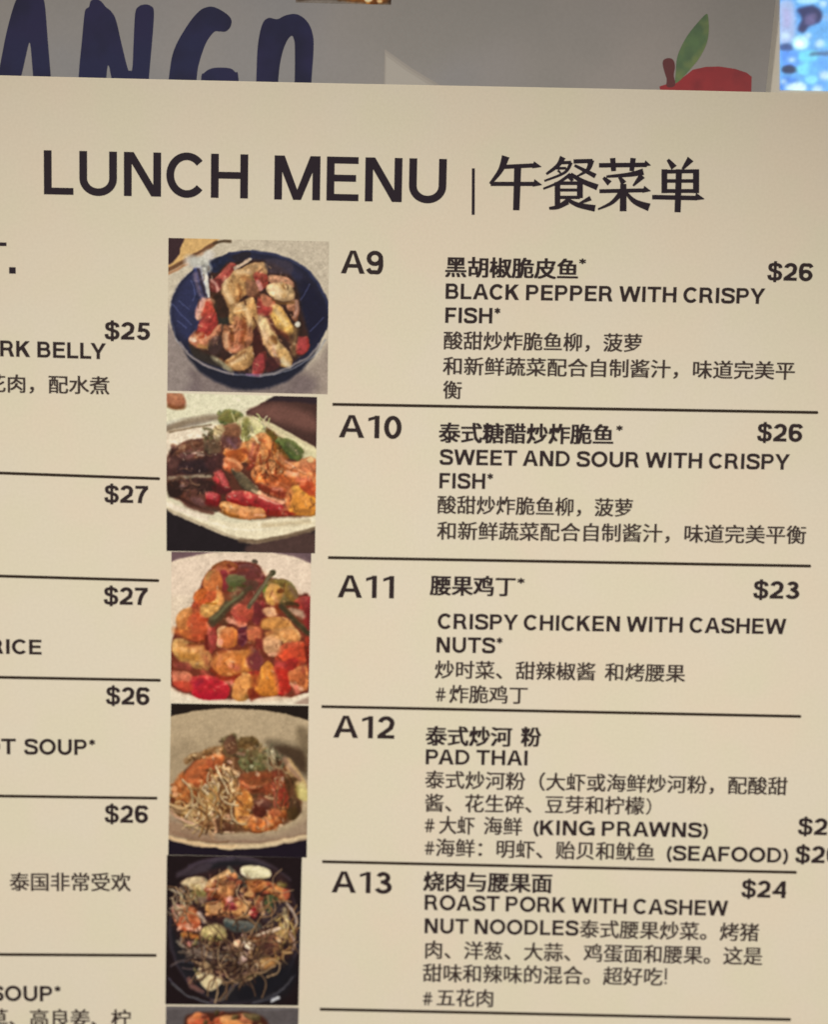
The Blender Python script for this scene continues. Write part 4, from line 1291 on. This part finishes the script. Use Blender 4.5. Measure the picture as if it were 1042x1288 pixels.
p.a((150, 66, 40), '480,450 620,430 720,450 720,560 600,560 500,540', 12, 1, .6)
p.l((226, 130, 80), '500,500 570,520 660,480', 22, 7, .9)
p.l((206, 60, 46), '560,470 650,450 710,440', 22, 7, .9)
p.a((206, 66, 44), '660,450 730,440 770,540 770,640 730,680 690,600 700,520', 8, 1, 1)
p.l((236, 120, 86), '690,500 700,560 690,620', 16, 7, .8)
p.a((226, 150, 64), '470,560 520,540 560,600 540,680 570,720 530,770 470,730 450,640', 8, 1, 1)
p.a((228, 126, 60), '540,690 640,690 720,640 765,640 740,720 660,775 560,790', 8, 1, 1)
p.crumbs(14, '470,690 560,690 740,650 700,760 520,770', [(246, 180, 96), (250, 200, 130), (220, 110, 50)], (12, 22), .7, 28)
p.a((70, 26, 24), '560,640 620,600 660,630 630,690 580,695', 10, 1)
p.a((124, 60, 46), '590,570 650,580 670,620 600,620', 10, .8)
p.l((214, 168, 130), '640,575 690,590', 8, 5, .8)
p.crumbs(50, '420,400 800,400 840,640 500,760 300,740 200,560', [(90, 44, 30), (180, 120, 70), (230, 196, 150), (60, 34, 24)], (5, 11), .55, 29)
p.f(210, 915, 11.58)
p.a((140, 100, 60), '260,440 520,330 760,260 860,300 700,360 400,480 280,540', 24, .6)
p.crumbs(26, '280,440 540,330 820,280 840,360 560,440 300,560', [(206, 176, 130), (120, 84, 44), (176, 132, 86), (94, 62, 30)], (14, 40), .75, 61)
p.a((88, 56, 44), '820,220 940,110 1000,160 1020,340 900,400 850,330', 24, .9, .3)
p.a((182, 88, 46), '330,560 520,460 680,440 780,460 740,560 640,660 600,740 480,860 340,840 260,780', 24, .85, .4)
p.l((206, 116, 72), '300,780 420,720 480,640', 70, 40, .6)
p.l((176, 78, 52), '620,500 660,600', 80, 40, .6)
p.l((110, 44, 20), '640,720 720,600', 34, 20, .8)
p.a((172, 90, 40), '160,700 260,640 260,860 200,960 120,1000 80,860', 28, .7, .4)
p.e((226, 150, 92), 200, 820, 40, 50, 24, .8)
p.e((232, 166, 116), 110, 890, 40, 44, 22, .8)
p.e((236, 176, 130), 130, 980, 40, 36, 22, .8)
p.a((176, 92, 40), '220,880 420,880 440,1060 340,1100 240,1060', 28, .7, .4)
p.e((70, 24, 10), 90, 1060, 40, 34, 20, .8)
p.a((210, 176, 104), '640,900 760,840 800,1000 760,1158 600,1158 600,1020', 24, .7)
p.l((236, 206, 176), '690,740 730,820', 50, 20, .9)
p.l((234, 196, 150), '830,590 940,620 1040,690', 44, 18, .9)
p.l((170, 140, 108), '840,680 960,760', 60, 26, .7)
p.l((240, 216, 180), '810,1020 810,1120', 44, 18, .85)
p.l((92, 60, 34), '830,760 860,920 840,1010', 60, 30, .8)
p.l((206, 160, 106), '960,800 990,900', 60, 30, .7)
p.l((216, 164, 104), '480,950 500,1100', 50, 24, .7)
p.e((216, 172, 150), 910, 500, 34, 26, 16, .8)
p.f(298, 915, 11.58)
p.a((84, 62, 28), '60,150 240,130 330,210 240,270 120,300 20,280', 26, .8, .4)
p.l((146, 116, 72), '200,290 330,320 420,290', 40, 22, .6)
p.a((66, 48, 34), '560,280 820,280 980,400 1000,640 900,620 800,460 640,380', 44, .75)
p.l((190, 150, 130), '20,380 100,400', 40, 20, .8)
p.a((98, 88, 56), '160,340 290,330 300,420 180,440', 26, .8)
p.crumbs(24, '60,440 420,420 440,600 80,640', [(70, 78, 44), (120, 124, 86), (54, 56, 30), (140, 140, 100)], (20, 44), .7, 62)
p.e((176, 180, 146), 215, 565, 32, 28, 14, .9)
p.l((146, 140, 104), '230,440 290,490', 40, 18, .8)
p.l((150, 136, 108), '510,400 540,560 620,600', 40, 18, .8)
p.l((128, 112, 86), '400,500 440,560', 40, 20, .8)
p.l((40, 30, 16), '590,460 600,540', 44, 20, .8)
p.a((124, 64, 34), '120,680 520,640 500,780 300,860 140,820', 34, .8)
p.e((206, 156, 124), 305, 690, 32, 30, 16, .9)
p.l((206, 110, 76), '130,840 180,880 360,850 420,830', 34, 18, .85)
p.l((176, 130, 90), '200,880 360,860', 18, 10, .8)
p.l((90, 36, 12), '200,930 320,920', 26, 14, .9)
p.a((96, 36, 26), '500,640 660,620 700,800 560,840', 30, .7)
p.e((190, 156, 140), 665, 750, 30, 34, 16, .9)
p.l((150, 116, 92), '700,470 800,600 900,740', 90, 28, .9, 70)
p.a((206, 186, 126), '900,800 1000,830 1040,1040 920,1050 880,920', 26, .8)
p.l((130, 110, 60), '860,860 880,980', 50, 26, .7)
p.a((56, 34, 16), '700,720 880,740 780,900 780,1040 700,900', 30, .8)
p.l((196, 92, 76), '530,820 560,1000 560,1158', 44, 20, .85)
p.a((130, 36, 30), '590,900 720,900 740,1060 620,1040', 30, .8)
p.l((196, 160, 126), '410,1010 520,1040', 30, 14, .85)
p.a((176, 92, 40), '0,860 120,880 160,1040 60,1158 0,1100', 30, .6)
p.f(210, 990, 11.58)
p.l((216, 166, 96), '240,340 400,320 560,340', 60, 30, .6)
p.l((236, 196, 130), '250,370 420,415', 30, 16, .85)
p.l((96, 64, 24), '160,400 240,410', 34, 16, .8)
p.l((180, 140, 112), '60,360 200,460 440,560', 44, 16, .9)
p.l((212, 172, 146), '130,440 440,555', 18, 10, .8)
p.l((216, 176, 106), '560,150 660,260 760,360', 60, 24, .8)
p.l((220, 168, 126), '620,320 690,480 710,640', 46, 14, .95)
p.l((240, 206, 170), '630,340 680,440', 22, 12, .8)
p.l((236, 206, 170), '810,120 820,270', 40, 16, .9)
p.a((72, 36, 14), '770,280 880,280 900,360 820,370', 22, .9)
p.l((196, 152, 120), '780,420 900,420 910,480', 40, 18, .85)
p.a((84, 50, 36), '720,460 960,500 960,620 740,640', 28, .8)
p.a((120, 76, 44), '440,480 640,500 640,600 480,560', 28, .7)
p.l((230, 190, 160), '840,655 980,655', 14, 8, .8)
p.a((150, 116, 90), '40,500 400,600 700,700 700,790 300,760 40,700', 40, .5)
p.l((216, 180, 136), '40,740 300,800 600,850 1040,860', 46, 16, .8)
p.l((124, 88, 56), '300,770 700,800 900,790', 20, 14, .6)
p.f(298, 990, 11.58)
p.l((196, 130, 66), '60,200 80,330 120,430', 110, 44, .7)
p.l((236, 176, 116), '0,280 60,500', 40, 24, .7)
p.crumbs(16, '60,440 400,440 640,440 560,600 200,640', [(206, 134, 90), (176, 90, 50), (220, 160, 120)], (34, 60), .6, 63)
p.a((66, 18, 16), '240,280 340,250 420,320 380,430 250,420', 30, .9)
p.a((84, 48, 48), '240,200 420,180 520,260 440,300 300,260', 30, .8)
p.a((206, 100, 66), '450,330 600,320 620,400 500,440', 30, .7, .3)
p.l((206, 150, 118), '410,470 470,540', 50, 24, .8)
p.l((126, 50, 12), '500,600 640,500 720,400', 44, 24, .8)
p.l((110, 56, 24), '120,620 260,660 360,650', 20, 12, .8)
p.a((68, 50, 24), '730,320 860,280 900,400 820,480 740,440', 26, .9)
p.e((220, 186, 150), 635, 560, 30, 26, 16, .8)
p.l((212, 184, 144), '0,860 400,820 700,770 980,710', 40, 14, .8)
p.f(200, 880, 4.736)
p.strands(34, '200,560 330,460 450,450 450,700 300,720 160,680', [(226, 192, 138), (206, 166, 106), (244, 220, 176), (170, 124, 74), (110, 72, 42)], (7, 11), (120, 260), (40, 130), .7, .85, 82)
p.strands(16, '640,430 800,430 800,620 720,680', [(150, 96, 60), (96, 50, 34), (190, 140, 100)], (5, 9), (40, 100), (40, 130), .9, .7, 83)
for s_ in ('470,600 500,640', '470,650 520,670', '480,700 530,700', '520,740 550,700', '580,770 590,710', '640,765 630,700', '700,735 670,680', '745,690 700,640', '765,620 720,600', '760,560 715,560', '200,500 240,540', '240,450 290,500', '290,410 340,450', '160,540 190,580'):
    p.l((120, 50, 24), s_, 6, 5, .6)
p.a((150, 104, 62), '100,560 260,340 480,240 760,400 820,620 700,760 460,780 120,700', 30, .22)
p.glints('100,560 260,340 480,230 760,340 840,620 700,760 460,780 120,700', 110, 120, 74)
p.done('dish_photo', Y_PH, M_PRINT, menu, 'printed photo of pad thai noodles with prawns on a beige plate')

# --- A13: roast pork noodles
p = Paint([(210, 1075.2), (380, 1078.4), (375.6, 1264.6), (208, 1263)], (200, 1070), 4.738, (32, 22, 26), seed=5)
p.e((52, 46, 54), 450, 470, 400, 448, 9)
p.l((86, 74, 84), '110,150 240,70 400,36 540,44 660,84 780,170', 16, 10, .6)
p.e((32, 31, 37), 445, 480, 372, 424, 14)
p.a((28, 30, 37), '480,740 800,700 760,860 560,910', 40, .8)
p.l((104, 104, 122), '60,760 140,840 240,890 340,910', 7, 5, .75)
p.l((92, 94, 108), '560,908 660,880 760,800 812,740', 7, 5, .7)
p.l((190, 188, 190), '676,884 712,874', 16, 6, .8)
p.l((80, 76, 84), '70,690 140,660 250,680', 9, 5, .8)
p.a((52, 34, 36), '90,240 180,150 440,90 700,120 800,260 820,500 760,680 500,760 300,740 130,560 80,400', 20)
p.strands(60, '100,500 300,540 760,440 810,560 640,720 380,720 200,640', [(120, 84, 66), (90, 62, 54), (150, 112, 82), (64, 44, 42)], (6, 11), (60, 170), (0, 180), .9, .75, 31)
p.strands(46, '620,470 760,360 820,480 790,600 640,720 560,660', [(172, 130, 80), (140, 98, 64), (196, 156, 104)], (6, 10), (60, 140), (40, 150), .9, .8, 32)
p.a((150, 148, 116), '130,220 180,170 280,170 290,240 230,290 160,280', 12, 1, .7)
p.a((222, 206, 160), '140,190 190,160 260,160 290,200 240,240 180,230', 10, 1, .7)
p.crumbs(24, '90,220 280,180 290,330 120,320', [(200, 184, 140), (60, 46, 36), (120, 100, 66), (160, 140, 100)], (8, 20), .8, 33)
p.a((202, 146, 96), '290,180 430,110 450,140 330,210 280,250', 8, 1, .9)
p.l((238, 196, 140), '320,170 430,120', 12, 6, .6)
p.a((206, 122, 62), '510,200 640,180 740,220 780,270 730,300 640,250 540,250', 9, 1, 1)
p.a((238, 232, 196), '490,110 520,90 620,96 664,130 640,162 520,158', 6, 1, .5)
p.l((112, 96, 60), '500,160 570,172 640,160', 10, 5, .8)
p.l((92, 92, 80), '420,100 480,160 520,210', 24, 7, .9)
p.crumbs(60, '260,180 440,140 640,230 640,400 280,400', [(206, 130, 80), (168, 84, 56), (224, 160, 104), (120, 56, 46), (90, 44, 40)], (14, 32), .85, 34)
p.a((210, 150, 86), '290,310 380,310 400,370 340,390 280,360', 9, 1, .9)
p.a((206, 150, 92), '440,310 540,300 560,380 480,400 430,360', 9, 1, .9)
p.a((176, 58, 80), '400,300 460,320 460,350 400,340', 8, .9, .5)
p.a((170, 38, 50), '540,340 576,350 570,390 545,380', 8, .9)
p.e((214, 120, 110), 400, 290, 26, 16, 8, .8)
p.a((58, 84, 48), '630,270 700,270 720,340 660,370 620,330', 9, 1, .8)
p.a((56, 46, 52), '640,340 740,320 720,430 620,430', 12, .9, .4)
p.a((72, 86, 86), '390,400 470,410 600,430 600,470 480,490 400,460', 9, 1, .8)
p.l((120, 128, 120), '420,420 500,432 590,450', 8, 5, .6)
p.a((186, 96, 62), '80,340 160,320 240,380 230,470 130,470 90,400', 10, 1, .9)
p.crumbs(34, '80,320 240,340 280,440 200,520 110,500', [(222, 140, 96), (200, 96, 60), (236, 180, 150), (120, 50, 40)], (9, 22), .8, 35)
p.a((178, 168, 106), '250,480 310,440 390,470 390,530 300,540', 9, 1, .9)
p.crumbs(18, '110,480 260,460 380,500 340,560 160,560', [(120, 120, 60), (170, 150, 90), (70, 60, 40)], (8, 16), .7, 36)
p.a((234, 196, 164), '450,540 480,525 495,560 470,580 448,565', 6, 1, .7)
p.a((240, 220, 196), '500,520 540,530 570,570 540,590 505,560', 6, 1, .7)
p.a((232, 196, 178), '470,610 520,600 530,650 490,680 465,640', 6, 1, .7)
p.a((120, 78, 60), '560,500 700,470 720,560 600,570', 16, .8, .5)
p.l((206, 186, 160), '580,500 660,480 730,460', 16, 6, .9, 10)
p.l((176, 156, 128), '740,300 800,360 820,430 790,480', 11, 5, .8)
p.l((196, 176, 130), '740,380 770,440 740,520', 12, 5, .7)
p.strands(20, '700,340 810,360 810,560 700,560', [(190, 158, 96), (150, 112, 72)], (6, 10), (50, 110), (60, 130), .8, .8, 37)
p.strands(12, '180,580 420,600 420,660 200,640', [(120, 104, 90), (90, 76, 70)], (8, 12), (140, 240), (0, 30), .4, .85, 38)
p.strands(10, '480,680 700,640 640,740 420,800', [(132, 104, 78), (110, 86, 66)], (8, 12), (140, 220), (140, 165), .4, .85, 39)
p.a((240, 226, 186), '220,740 260,680 300,730 380,770 350,810 310,828 270,810', 7, 1, .7)
p.a((208, 180, 140), '240,690 270,660 320,700 300,740', 7, .9, .6)
p.l((116, 84, 78), '180,760 200,810 260,840', 22, 8, .9)
p.l((92, 80, 84), '310,890 380,880 430,820 470,790', 14, 6, .8)
p.l((180, 150, 90), '620,660 670,690 710,640', 16, 7, .8)
p.f(206, 1076, 11.84)
p.a((68, 58, 66), '200,240 480,130 700,120 660,220 460,280 240,300', 34, .8)
p.l((80, 70, 84), '380,150 620,80 1040,40', 40, 26, .6)
p.a((206, 180, 140), '260,380 440,330 620,360 600,480 500,520 400,480 300,460', 26, .8, .3)
p.a((226, 196, 130), '400,430 540,440 530,560 440,500', 24, .7)
p.a((40, 30, 30), '240,430 300,430 400,520 380,640 300,620', 24, .8)
p.l((150, 140, 136), '120,500 200,540 300,530', 26, 12, .85)
p.l((186, 172, 130), '250,560 310,720', 34, 16, .85)
p.l((200, 180, 130), '400,560 400,640', 18, 10, .8)
p.a((130, 116, 60), '420,540 600,520 640,620 500,620', 26, .7)
p.a((146, 120, 100), '500,620 640,610 620,700 520,700', 28, .7)
p.a((206, 160, 140), '130,740 230,740 240,900 200,980 140,860', 26, .85)
p.a((176, 96, 56), '250,780 440,740 520,860 480,980 300,980', 30, .7, .4)
p.l((232, 160, 100), '300,860 420,840', 40, 24, .7)
p.l((216, 190, 170), '530,860 600,980', 60, 24, .85)
p.l((206, 140, 110), '260,1040 420,1040', 40, 22, .8)
p.l((210, 160, 110), '780,330 960,220', 50, 20, .8)
p.a((196, 130, 76), '660,420 1040,380 1040,640 860,640 700,560', 34, .6, .4)
p.l((90, 40, 22), '720,470 830,430', 44, 20, .85)
p.l((222, 160, 140), '640,500 820,490', 24, 14, .7)
p.l((110, 50, 20), '720,580 860,640 900,700', 56, 26, .8)
p.a((208, 154, 108), '690,720 800,680 880,800 860,880 700,860', 28, .8, .3)
p.e((228, 170, 156), 990, 650, 50, 50, 26, .7)
p.l((120, 34, 40), '920,800 1040,780', 60, 28, .8)
p.a((52, 28, 30), '640,900 900,900 860,980 660,980', 28, .8)
p.a((186, 166, 116), '660,1060 760,1010 900,1060 900,1137 660,1137', 28, .8)
p.f(292, 1076, 11.84)
p.a((224, 210, 166), '130,220 200,150 400,160 560,220 560,320 400,330 220,300', 18, .85, .2)
p.l((206, 190, 140), '160,240 360,230', 20, 14, .4)
p.a((196, 120, 64), '200,370 420,350 520,440 440,520 300,500 220,440', 30, .8, .4)
p.l((110, 44, 18), '330,400 420,400', 34, 18, .85)
p.a((226, 172, 110), '180,590 250,520 320,560 300,610', 20, .85)
p.l((100, 60, 20), '170,620 340,630', 20, 12, .8)
p.l((206, 146, 96), '500,460 640,540 760,620', 60, 26, .85)
p.l((150, 64, 44), '540,420 600,450', 50, 24, .8)
p.a((170, 80, 60), '760,500 860,520 840,640 760,640', 26, .8)
p.l((130, 116, 50), '700,420 780,440', 60, 26, .7)
p.a((60, 78, 50), '500,640 660,640 680,780 560,860 500,760', 26, .85, .3)
p.a((52, 42, 48), '640,680 800,700 720,900 600,900', 30, .85)
p.a((206, 150, 96), '60,700 180,660 260,780 260,880 120,860', 28, .8, .3)
p.e((226, 150, 140), 280, 840, 34, 34, 20, .8)
p.a((140, 36, 40), '330,760 390,770 360,920 290,920', 26, .85)
p.l((206, 170, 130), '440,700 460,860', 50, 22, .85)
p.l((180, 160, 146), '820,700 920,860 950,980', 34, 16, .85)
p.l((196, 176, 130), '790,800 800,940 780,1060', 60, 26, .75)
p.a((88, 88, 84), '100,1000 360,1000 400,1080 140,1100', 32, .7)
p.l((226, 196, 170), '560,1120 700,1080', 40, 18, .85)
p.f(206, 1170, 11.84)
p.l((206, 176, 120), '570,60 700,20 900,80', 80, 26, .7)
p.l((190, 110, 46), '300,60 500,90', 70, 30, .7)
p.e((214, 140, 124), 380, 190, 36, 40, 20, .85)
p.l((150, 136, 116), '210,170 280,240', 44, 22, .8)
p.l((120, 102, 90), '410,300 600,350 720,400', 40, 16, .85)
p.l((150, 130, 110), '620,370 720,400 900,420', 20, 12, .85)
p.l((96, 84, 78), '500,190 640,240', 44, 22, .8)
p.l((90, 76, 72), '120,520 260,450 380,440', 26, 16, .8)
p.l((104, 86, 84), '280,560 460,575', 20, 12, .8)
p.a((172, 140, 104), '530,520 620,480 700,560 700,620 560,620', 26, .85)
p.a((206, 184, 140), '480,640 560,640 720,680 780,740 860,720 800,820 740,880 640,880 560,760', 24, .85, .2)
p.l((150, 140, 90), '460,570 510,650', 36, 18, .8)
p.l((110, 76, 70), '370,720 440,820 530,880', 50, 20, .85)
p.l((130, 80, 70), '800,620 920,640', 60, 30, .6)
p.l((96, 86, 74), '780,1040 900,1000 1040,860', 36, 18, .8)
p.l((84, 84, 84), '120,780 280,920 480,1010 660,1080', 26, 14, .8)
p.f(292, 1170, 11.84)
p.e((214, 160, 124), 85, 180, 44, 44, 24, .9)
p.e((238, 206, 170), 250, 225, 80, 44, 24, .9, 0, 28)
p.e((214, 176, 160), 180, 90, 30, 30, 16, .8)
p.e((206, 180, 156), 180, 350, 44, 34, 22, .85, 0, 20)
p.e((196, 170, 166), 120, 450, 44, 50, 24, .85)
p.l((120, 64, 30), '260,120 420,140', 60, 28, .8)
p.a((70, 40, 40), '420,200 600,200 600,360 440,340', 34, .6)
p.l((150, 100, 70), '660,120 680,300', 60, 30, .7)
p.l((190, 150, 96), '760,20 800,100', 60, 26, .8)
p.l((180, 150, 130), '860,60 930,160 900,280', 34, 16, .8)
p.l((176, 140, 96), '740,320 870,330', 34, 16, .85)
p.a((170, 120, 70), '440,440 560,400 660,440 620,560 480,580', 30, .75, .3)
p.l((196, 160, 110), '440,450 520,480', 40, 20, .8)
p.l((136, 106, 84), '160,650 340,580', 34, 16, .85)
p.l((92, 80, 50), '160,720 400,660', 50, 26, .7)
p.l((136, 120, 110), '220,800 300,850', 30, 14, .8)
p.a((24, 24, 32), '420,640 900,400 960,700 760,860 400,980 100,1040 120,900', 50, .6)
p.l((78, 76, 80), '340,1080 560,980 760,860 900,700', 34, 18, .7)
p.l((190, 188, 184), '590,1050 690,990', 34, 12, .9)
p.f(200, 1070, 4.738)
p.strands(44, '330,520 560,500 760,420 760,560 720,700 560,760 330,780 180,700 160,600', [(150, 116, 84), (110, 82, 62), (186, 152, 112), (74, 52, 44)], (6, 9), (140, 320), (0, 180), 1.3, .75, 84)
p.strands(26, '90,200 200,260 160,420 80,480', [(170, 150, 120), (110, 84, 64), (206, 180, 140)], (5, 8), (40, 110), (30, 150), 1.0, .7, 85)
p.strands(26, '280,180 640,180 780,280 640,400 300,400', [(222, 164, 110), (120, 66, 44), (196, 120, 76), (60, 34, 30)], (6, 10), (30, 80), (0, 180), 1.0, .6, 86)
p.strands(22, '120,220 440,130 700,200 780,420 200,480', [(176, 134, 92), (140, 100, 70), (206, 170, 126), (84, 56, 44)], (5, 8), (110, 240), (0, 180), 1.2, .7, 87)
p.glints('100,200 440,110 700,170 800,320 800,560 640,700 300,760 120,560', 120, 150, 75)
p.done('dish_photo', Y_PH, M_PRINT, menu, 'printed photo of roast pork noodles on a black plate')

# --- the next print, cut by the picture's lower edge
p = Paint([(208.9, 1265.2), (376, 1267), (372, 1390), (207, 1388)], (200, 1070), 4.738, (92, 86, 86), seed=6, res=1.0)
p.l((122, 118, 118), '40,934 820,942', 12, 6, .6)
p.a((74, 40, 30), '150,1040 200,970 400,960 560,965 660,1050 700,1400 150,1400', 14)
p.a((196, 96, 62), '170,1010 220,970 290,985 300,1060 200,1060', 8, 1, .9)
p.a((222, 146, 84), '340,1000 400,980 500,990 560,1060 420,1090 340,1060', 8, 1, .9)
p.a((212, 130, 90), '460,980 540,975 560,1020 500,1030', 8, 1, .9)
p.crumbs(60, '150,1000 300,960 660,980 700,1300 150,1300', [(206, 120, 70), (160, 70, 44), (230, 160, 100), (80, 70, 40), (90, 40, 30)], (12, 34), .85, 41)
p.a((88, 84, 54), '500,970 590,970 600,1010 540,1010', 8, .8, .5)
p.done('dish_photo', Y_PH, M_PRINT, menu, 'printed photo cut off at the bottom, orange food on a grey plate')


# ------------------------------------------------------------------ the poster behind
M_POSTER = mottled('poster_print', tuple(ink_of((158, 146, 131))), tuple(ink_of((144, 138, 129))), tuple(ink_of((148, 139, 125))), 11, .6, .2)
M_NAVY = mottled('poster_navy', tuple(ink_of((45, 42, 68))), tuple(ink_of((42, 43, 68))), tuple(ink_of((38, 37, 56))), 40, .6, .15)
YP = 0.006
poster = bpy.data.objects.new('poster', None)
COL.objects.link(poster)
tag(poster, 'grey poster with dark brushed letters and a red fruit, behind the menu top', 'poster')
pr = [at(962.5, 125, YP), at(976.5, -2, YP), at(985, -80, YP)]
zl = pr[2].z
slab('board', [(-.185, 0, 0), (pr[0].x - .006, 0, 0), tuple(pr[0]), tuple(pr[1]), tuple(pr[2]), (-.185, 0, zl)], YP, YP + .0025, M_POSTER, poster)


def flat(name, s, mat, parent, y, smooth=True, n=5, label=None):
    q = np.array(pts(s))
    if smooth:
        q = catmull(q, True, n)
    # ear-clip through Blender's tessellator
    from mathutils.geometry import tessellate_polygon
    V = at_np(q, y)
    tr = tessellate_polygon([[Vector((p[0], p[2], 0)) for p in V]])
    fs = []
    for t_ in tr:
        a_, b_, c_ = [V[i] for i in t_]
        cr = (b_[0] - a_[0]) * (c_[2] - a_[2]) - (b_[2] - a_[2]) * (c_[0] - a_[0])
        fs.append(list(t_) if cr > 0 else list(t_)[::-1])
    o = link(name, mesh(name, V, fs), mat, parent)
    if label:
        o['label'] = label
    return o


YL = YP - 0.00006
LET = [
    '-22,172 -3,96 8,42 18,6 24,-3 36,-5 50,-4 56,4 60,50 63.8,96 70,172 48,172 44,120 41.5,95 38.8,62 37,54 34.5,62 27,95 8,172',
    '96,172 99,96 103,52 106,20 108,12 112,9 114,2 120,-1 127,2 133,9 140,15 146,26 153,56 160.5,86 163.5,89 166.5,86 168,55 170,18 174,9 182,6 190,8 193.6,15 192,45 187.5,97 182,172 165,176 152,150 140,97 136.6,83 134,95 128,172',
    '205,172 212.5,98 219,63 236,32 250,15 260,9.5 270,9.5 284,17 291,25 290,34 284,40 276,40 269,41 259,55 251,78 247.5,98 240,172',
    '253,172 253,102 257,92 268,86 288,86 296,91 300,99 302,172',
    '320,172 322.5,100 324.4,58 330,31 338,23 349,24.5 360,19.5 374,18.5 387,28 394,46 394.2,70 392,101 388,172 368,172 370.8,101 371,60 369.8,50 367,45.5 361,52 354.5,70 350.2,100 346,172',
    '-120,172 -110,20 -92,4 -72,70 -52,4 -34,16 -34,172 -58,172 -60,90 -72,128 -84,90 -92,172',
]
for s in LET:
    flat('brush_letter', s, M_NAVY, poster, YL)
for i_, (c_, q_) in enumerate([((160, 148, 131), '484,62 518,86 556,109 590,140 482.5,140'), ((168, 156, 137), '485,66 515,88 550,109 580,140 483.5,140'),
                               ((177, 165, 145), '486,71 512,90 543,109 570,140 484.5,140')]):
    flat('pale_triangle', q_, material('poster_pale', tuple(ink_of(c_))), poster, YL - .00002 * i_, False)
p = Paint([(372, -60), (496, -60), (492, 6.5), (372, 3.5)], (330, -60), 3.86, (140, 130, 120), seed=12)
p.a((70, 52, 40), '120,-20 640,-20 640,240 600,246 400,236 260,226 150,220', 12)
p.a((176, 112, 50), '200,20 560,20 600,120 610,232 560,248 430,240 300,200 200,120', 14, 1, .8)
p.crumbs(60, '200,20 560,20 610,200 600,244 400,238 230,160', [(206, 140, 66), (230, 176, 110), (130, 76, 34), (90, 60, 36)], (12, 34), .85, 91)
p.e((250, 220, 170), 515, 232, 20, 10, 5)
p.e((240, 196, 140), 570, 240, 14, 8, 5)
p.done('printed_dish', YL - .00001, M_PRINT, poster)
flat('fruit', '830,109 838,106.5 846,109 858,99 872,88 888,84.5 905,84 925,87 940,92 946,97 945.6,112 944,160 838,160', mottled('poster_red', tuple(ink_of((142, 34, 40))), tuple(ink_of((154, 40, 44))), tuple(ink_of((122, 30, 38))), 60, .4), poster, YL, False)
flat('fruit_stem', '834,80 836,75 843,73.5 848,77 849.5,85 848,95 850,106 846,110 839,109 839,100 836,90', material('poster_stem', tuple(ink_of((98, 46, 46)))), poster, YL - .00002)
flat('leaf', '850,104 850.5,90 852,74 857,60 866,44 878,29 889,18 891.5,24 892,40 889,56 881,72 871,85 861,96 855,102', mottled('poster_leaf', tuple(ink_of((90, 114, 70))), tuple(ink_of((78, 100, 66))), tuple(ink_of((112, 124, 72))), 90, .4), poster, YL - .00004)

# ------------------------------------------------------------------ the lit screen at the right
YS = 0.0125
disp = bpy.data.objects.new('display', None)
COL.objects.link(disp)
tag(disp, 'lit blue screen in a cream frame at the top right behind the menu', 'screen')
M_FRAME = mottled('frame_plastic', (.80, .79, .72), (.82, .79, .74), (.78, .77, .70), 18, .4)
f0, f1 = at(930, 140, YS), at(1180, -120, YS)
ins = at(982, 112, YS)
slab('frame', [(f0.x, 0, 0), (f1.x, 0, 0), (f1.x, 0, f1.z), (f0.x, 0, f1.z)], YS, YS + .008, M_FRAME, disp)
p = Paint([(981.6, -95), (1172, -95), (1172, 117.5), (981.6, 113.5)], (780, 0), 3.977, (96, 170, 236), res=.8, seed=8)
rnd = random.Random(4)
for i in range(60):
    c = rnd.choice([(60, 130, 210), (120, 200, 246), (80, 160, 240), (110, 210, 240), (150, 190, 240), (40, 80, 130)])
    p.e(c, rnd.uniform(800, 1560), rnd.uniform(-380, 460), rnd.uniform(16, 50), rnd.uniform(14, 44), 16, .6)
p.a((172, 190, 230), '800,20 870,20 880,170 850,220 800,210', 20, .9)
p.a((176, 168, 214), '820,50 850,60 850,130 820,130', 20, .6)
p.e((170, 226, 255), 940, 4, 60, 16, 12)
p.a((38, 46, 92), '890,50 960,30 1010,60 1000,110 950,130 920,165 890,150 910,90', 12, .95)
p.a((120, 110, 160), '930,80 980,70 970,120 930,120', 14, .7)
p.e((60, 90, 150), 835, 238, 34, 20, 10)
p.e((186, 240, 244), 905, 215, 42, 36, 12)
p.e((236, 252, 240), 900, 218, 22, 18, 10)
p.a((86, 150, 246), '810,260 900,270 890,330 820,330', 14)
p.e((110, 214, 246), 945, 285, 52, 34, 14)
p.l((50, 80, 120), '960,276 1050,268', 16, 9, .8)
p.e((26, 44, 84), 846, 350, 36, 20, 9)
p.l((30, 60, 100), '820,346 888,352', 18, 8)
p.e((120, 224, 250), 930, 350, 44, 26, 14)
p.a((84, 160, 250), '960,310 1100,300 1100,430 960,430', 20, .8)
p.a((72, 140, 236), '806,390 880,390 880,440 806,450', 14)
p.e((214, 248, 250), 890, 436, 44, 26, 12)
p.e((130, 220, 250), 960, 400, 30, 22, 12)
for x_, y_, r_ in ((830, 180, 20), (1000, 220, 24), (1030, 380, 30), (860, 300, 16), (1020, 20, 22), (850, 440, 22), (940, 180, 16), (990, 450, 26), (820, 410, 14)):
    p.e((206, 236, 250), x_, y_, r_, r_ * .8, 16, .8)
sc_ = p.done('screen', YS - .0002, None, disp)
# rounded lower left corner of the screen's glass
M_SCR = bpy.data.materials.new('screen_light')
M_SCR.use_nodes = True
_t = M_SCR.node_tree
_b = _t.nodes['Principled BSDF']
_c = _t.nodes.new('ShaderNodeVertexColor'); _c.layer_name = 'print'
_b.inputs['Base Color'].default_value = (.02, .02, .02, 1)
_b.inputs['Roughness'].default_value = .25
_t.links.new(_c.outputs['Color'], _b.inputs['Emission Color'])
_b.inputs['Emission Strength'].default_value = 1.12
sc_.data.materials.append(M_SCR)
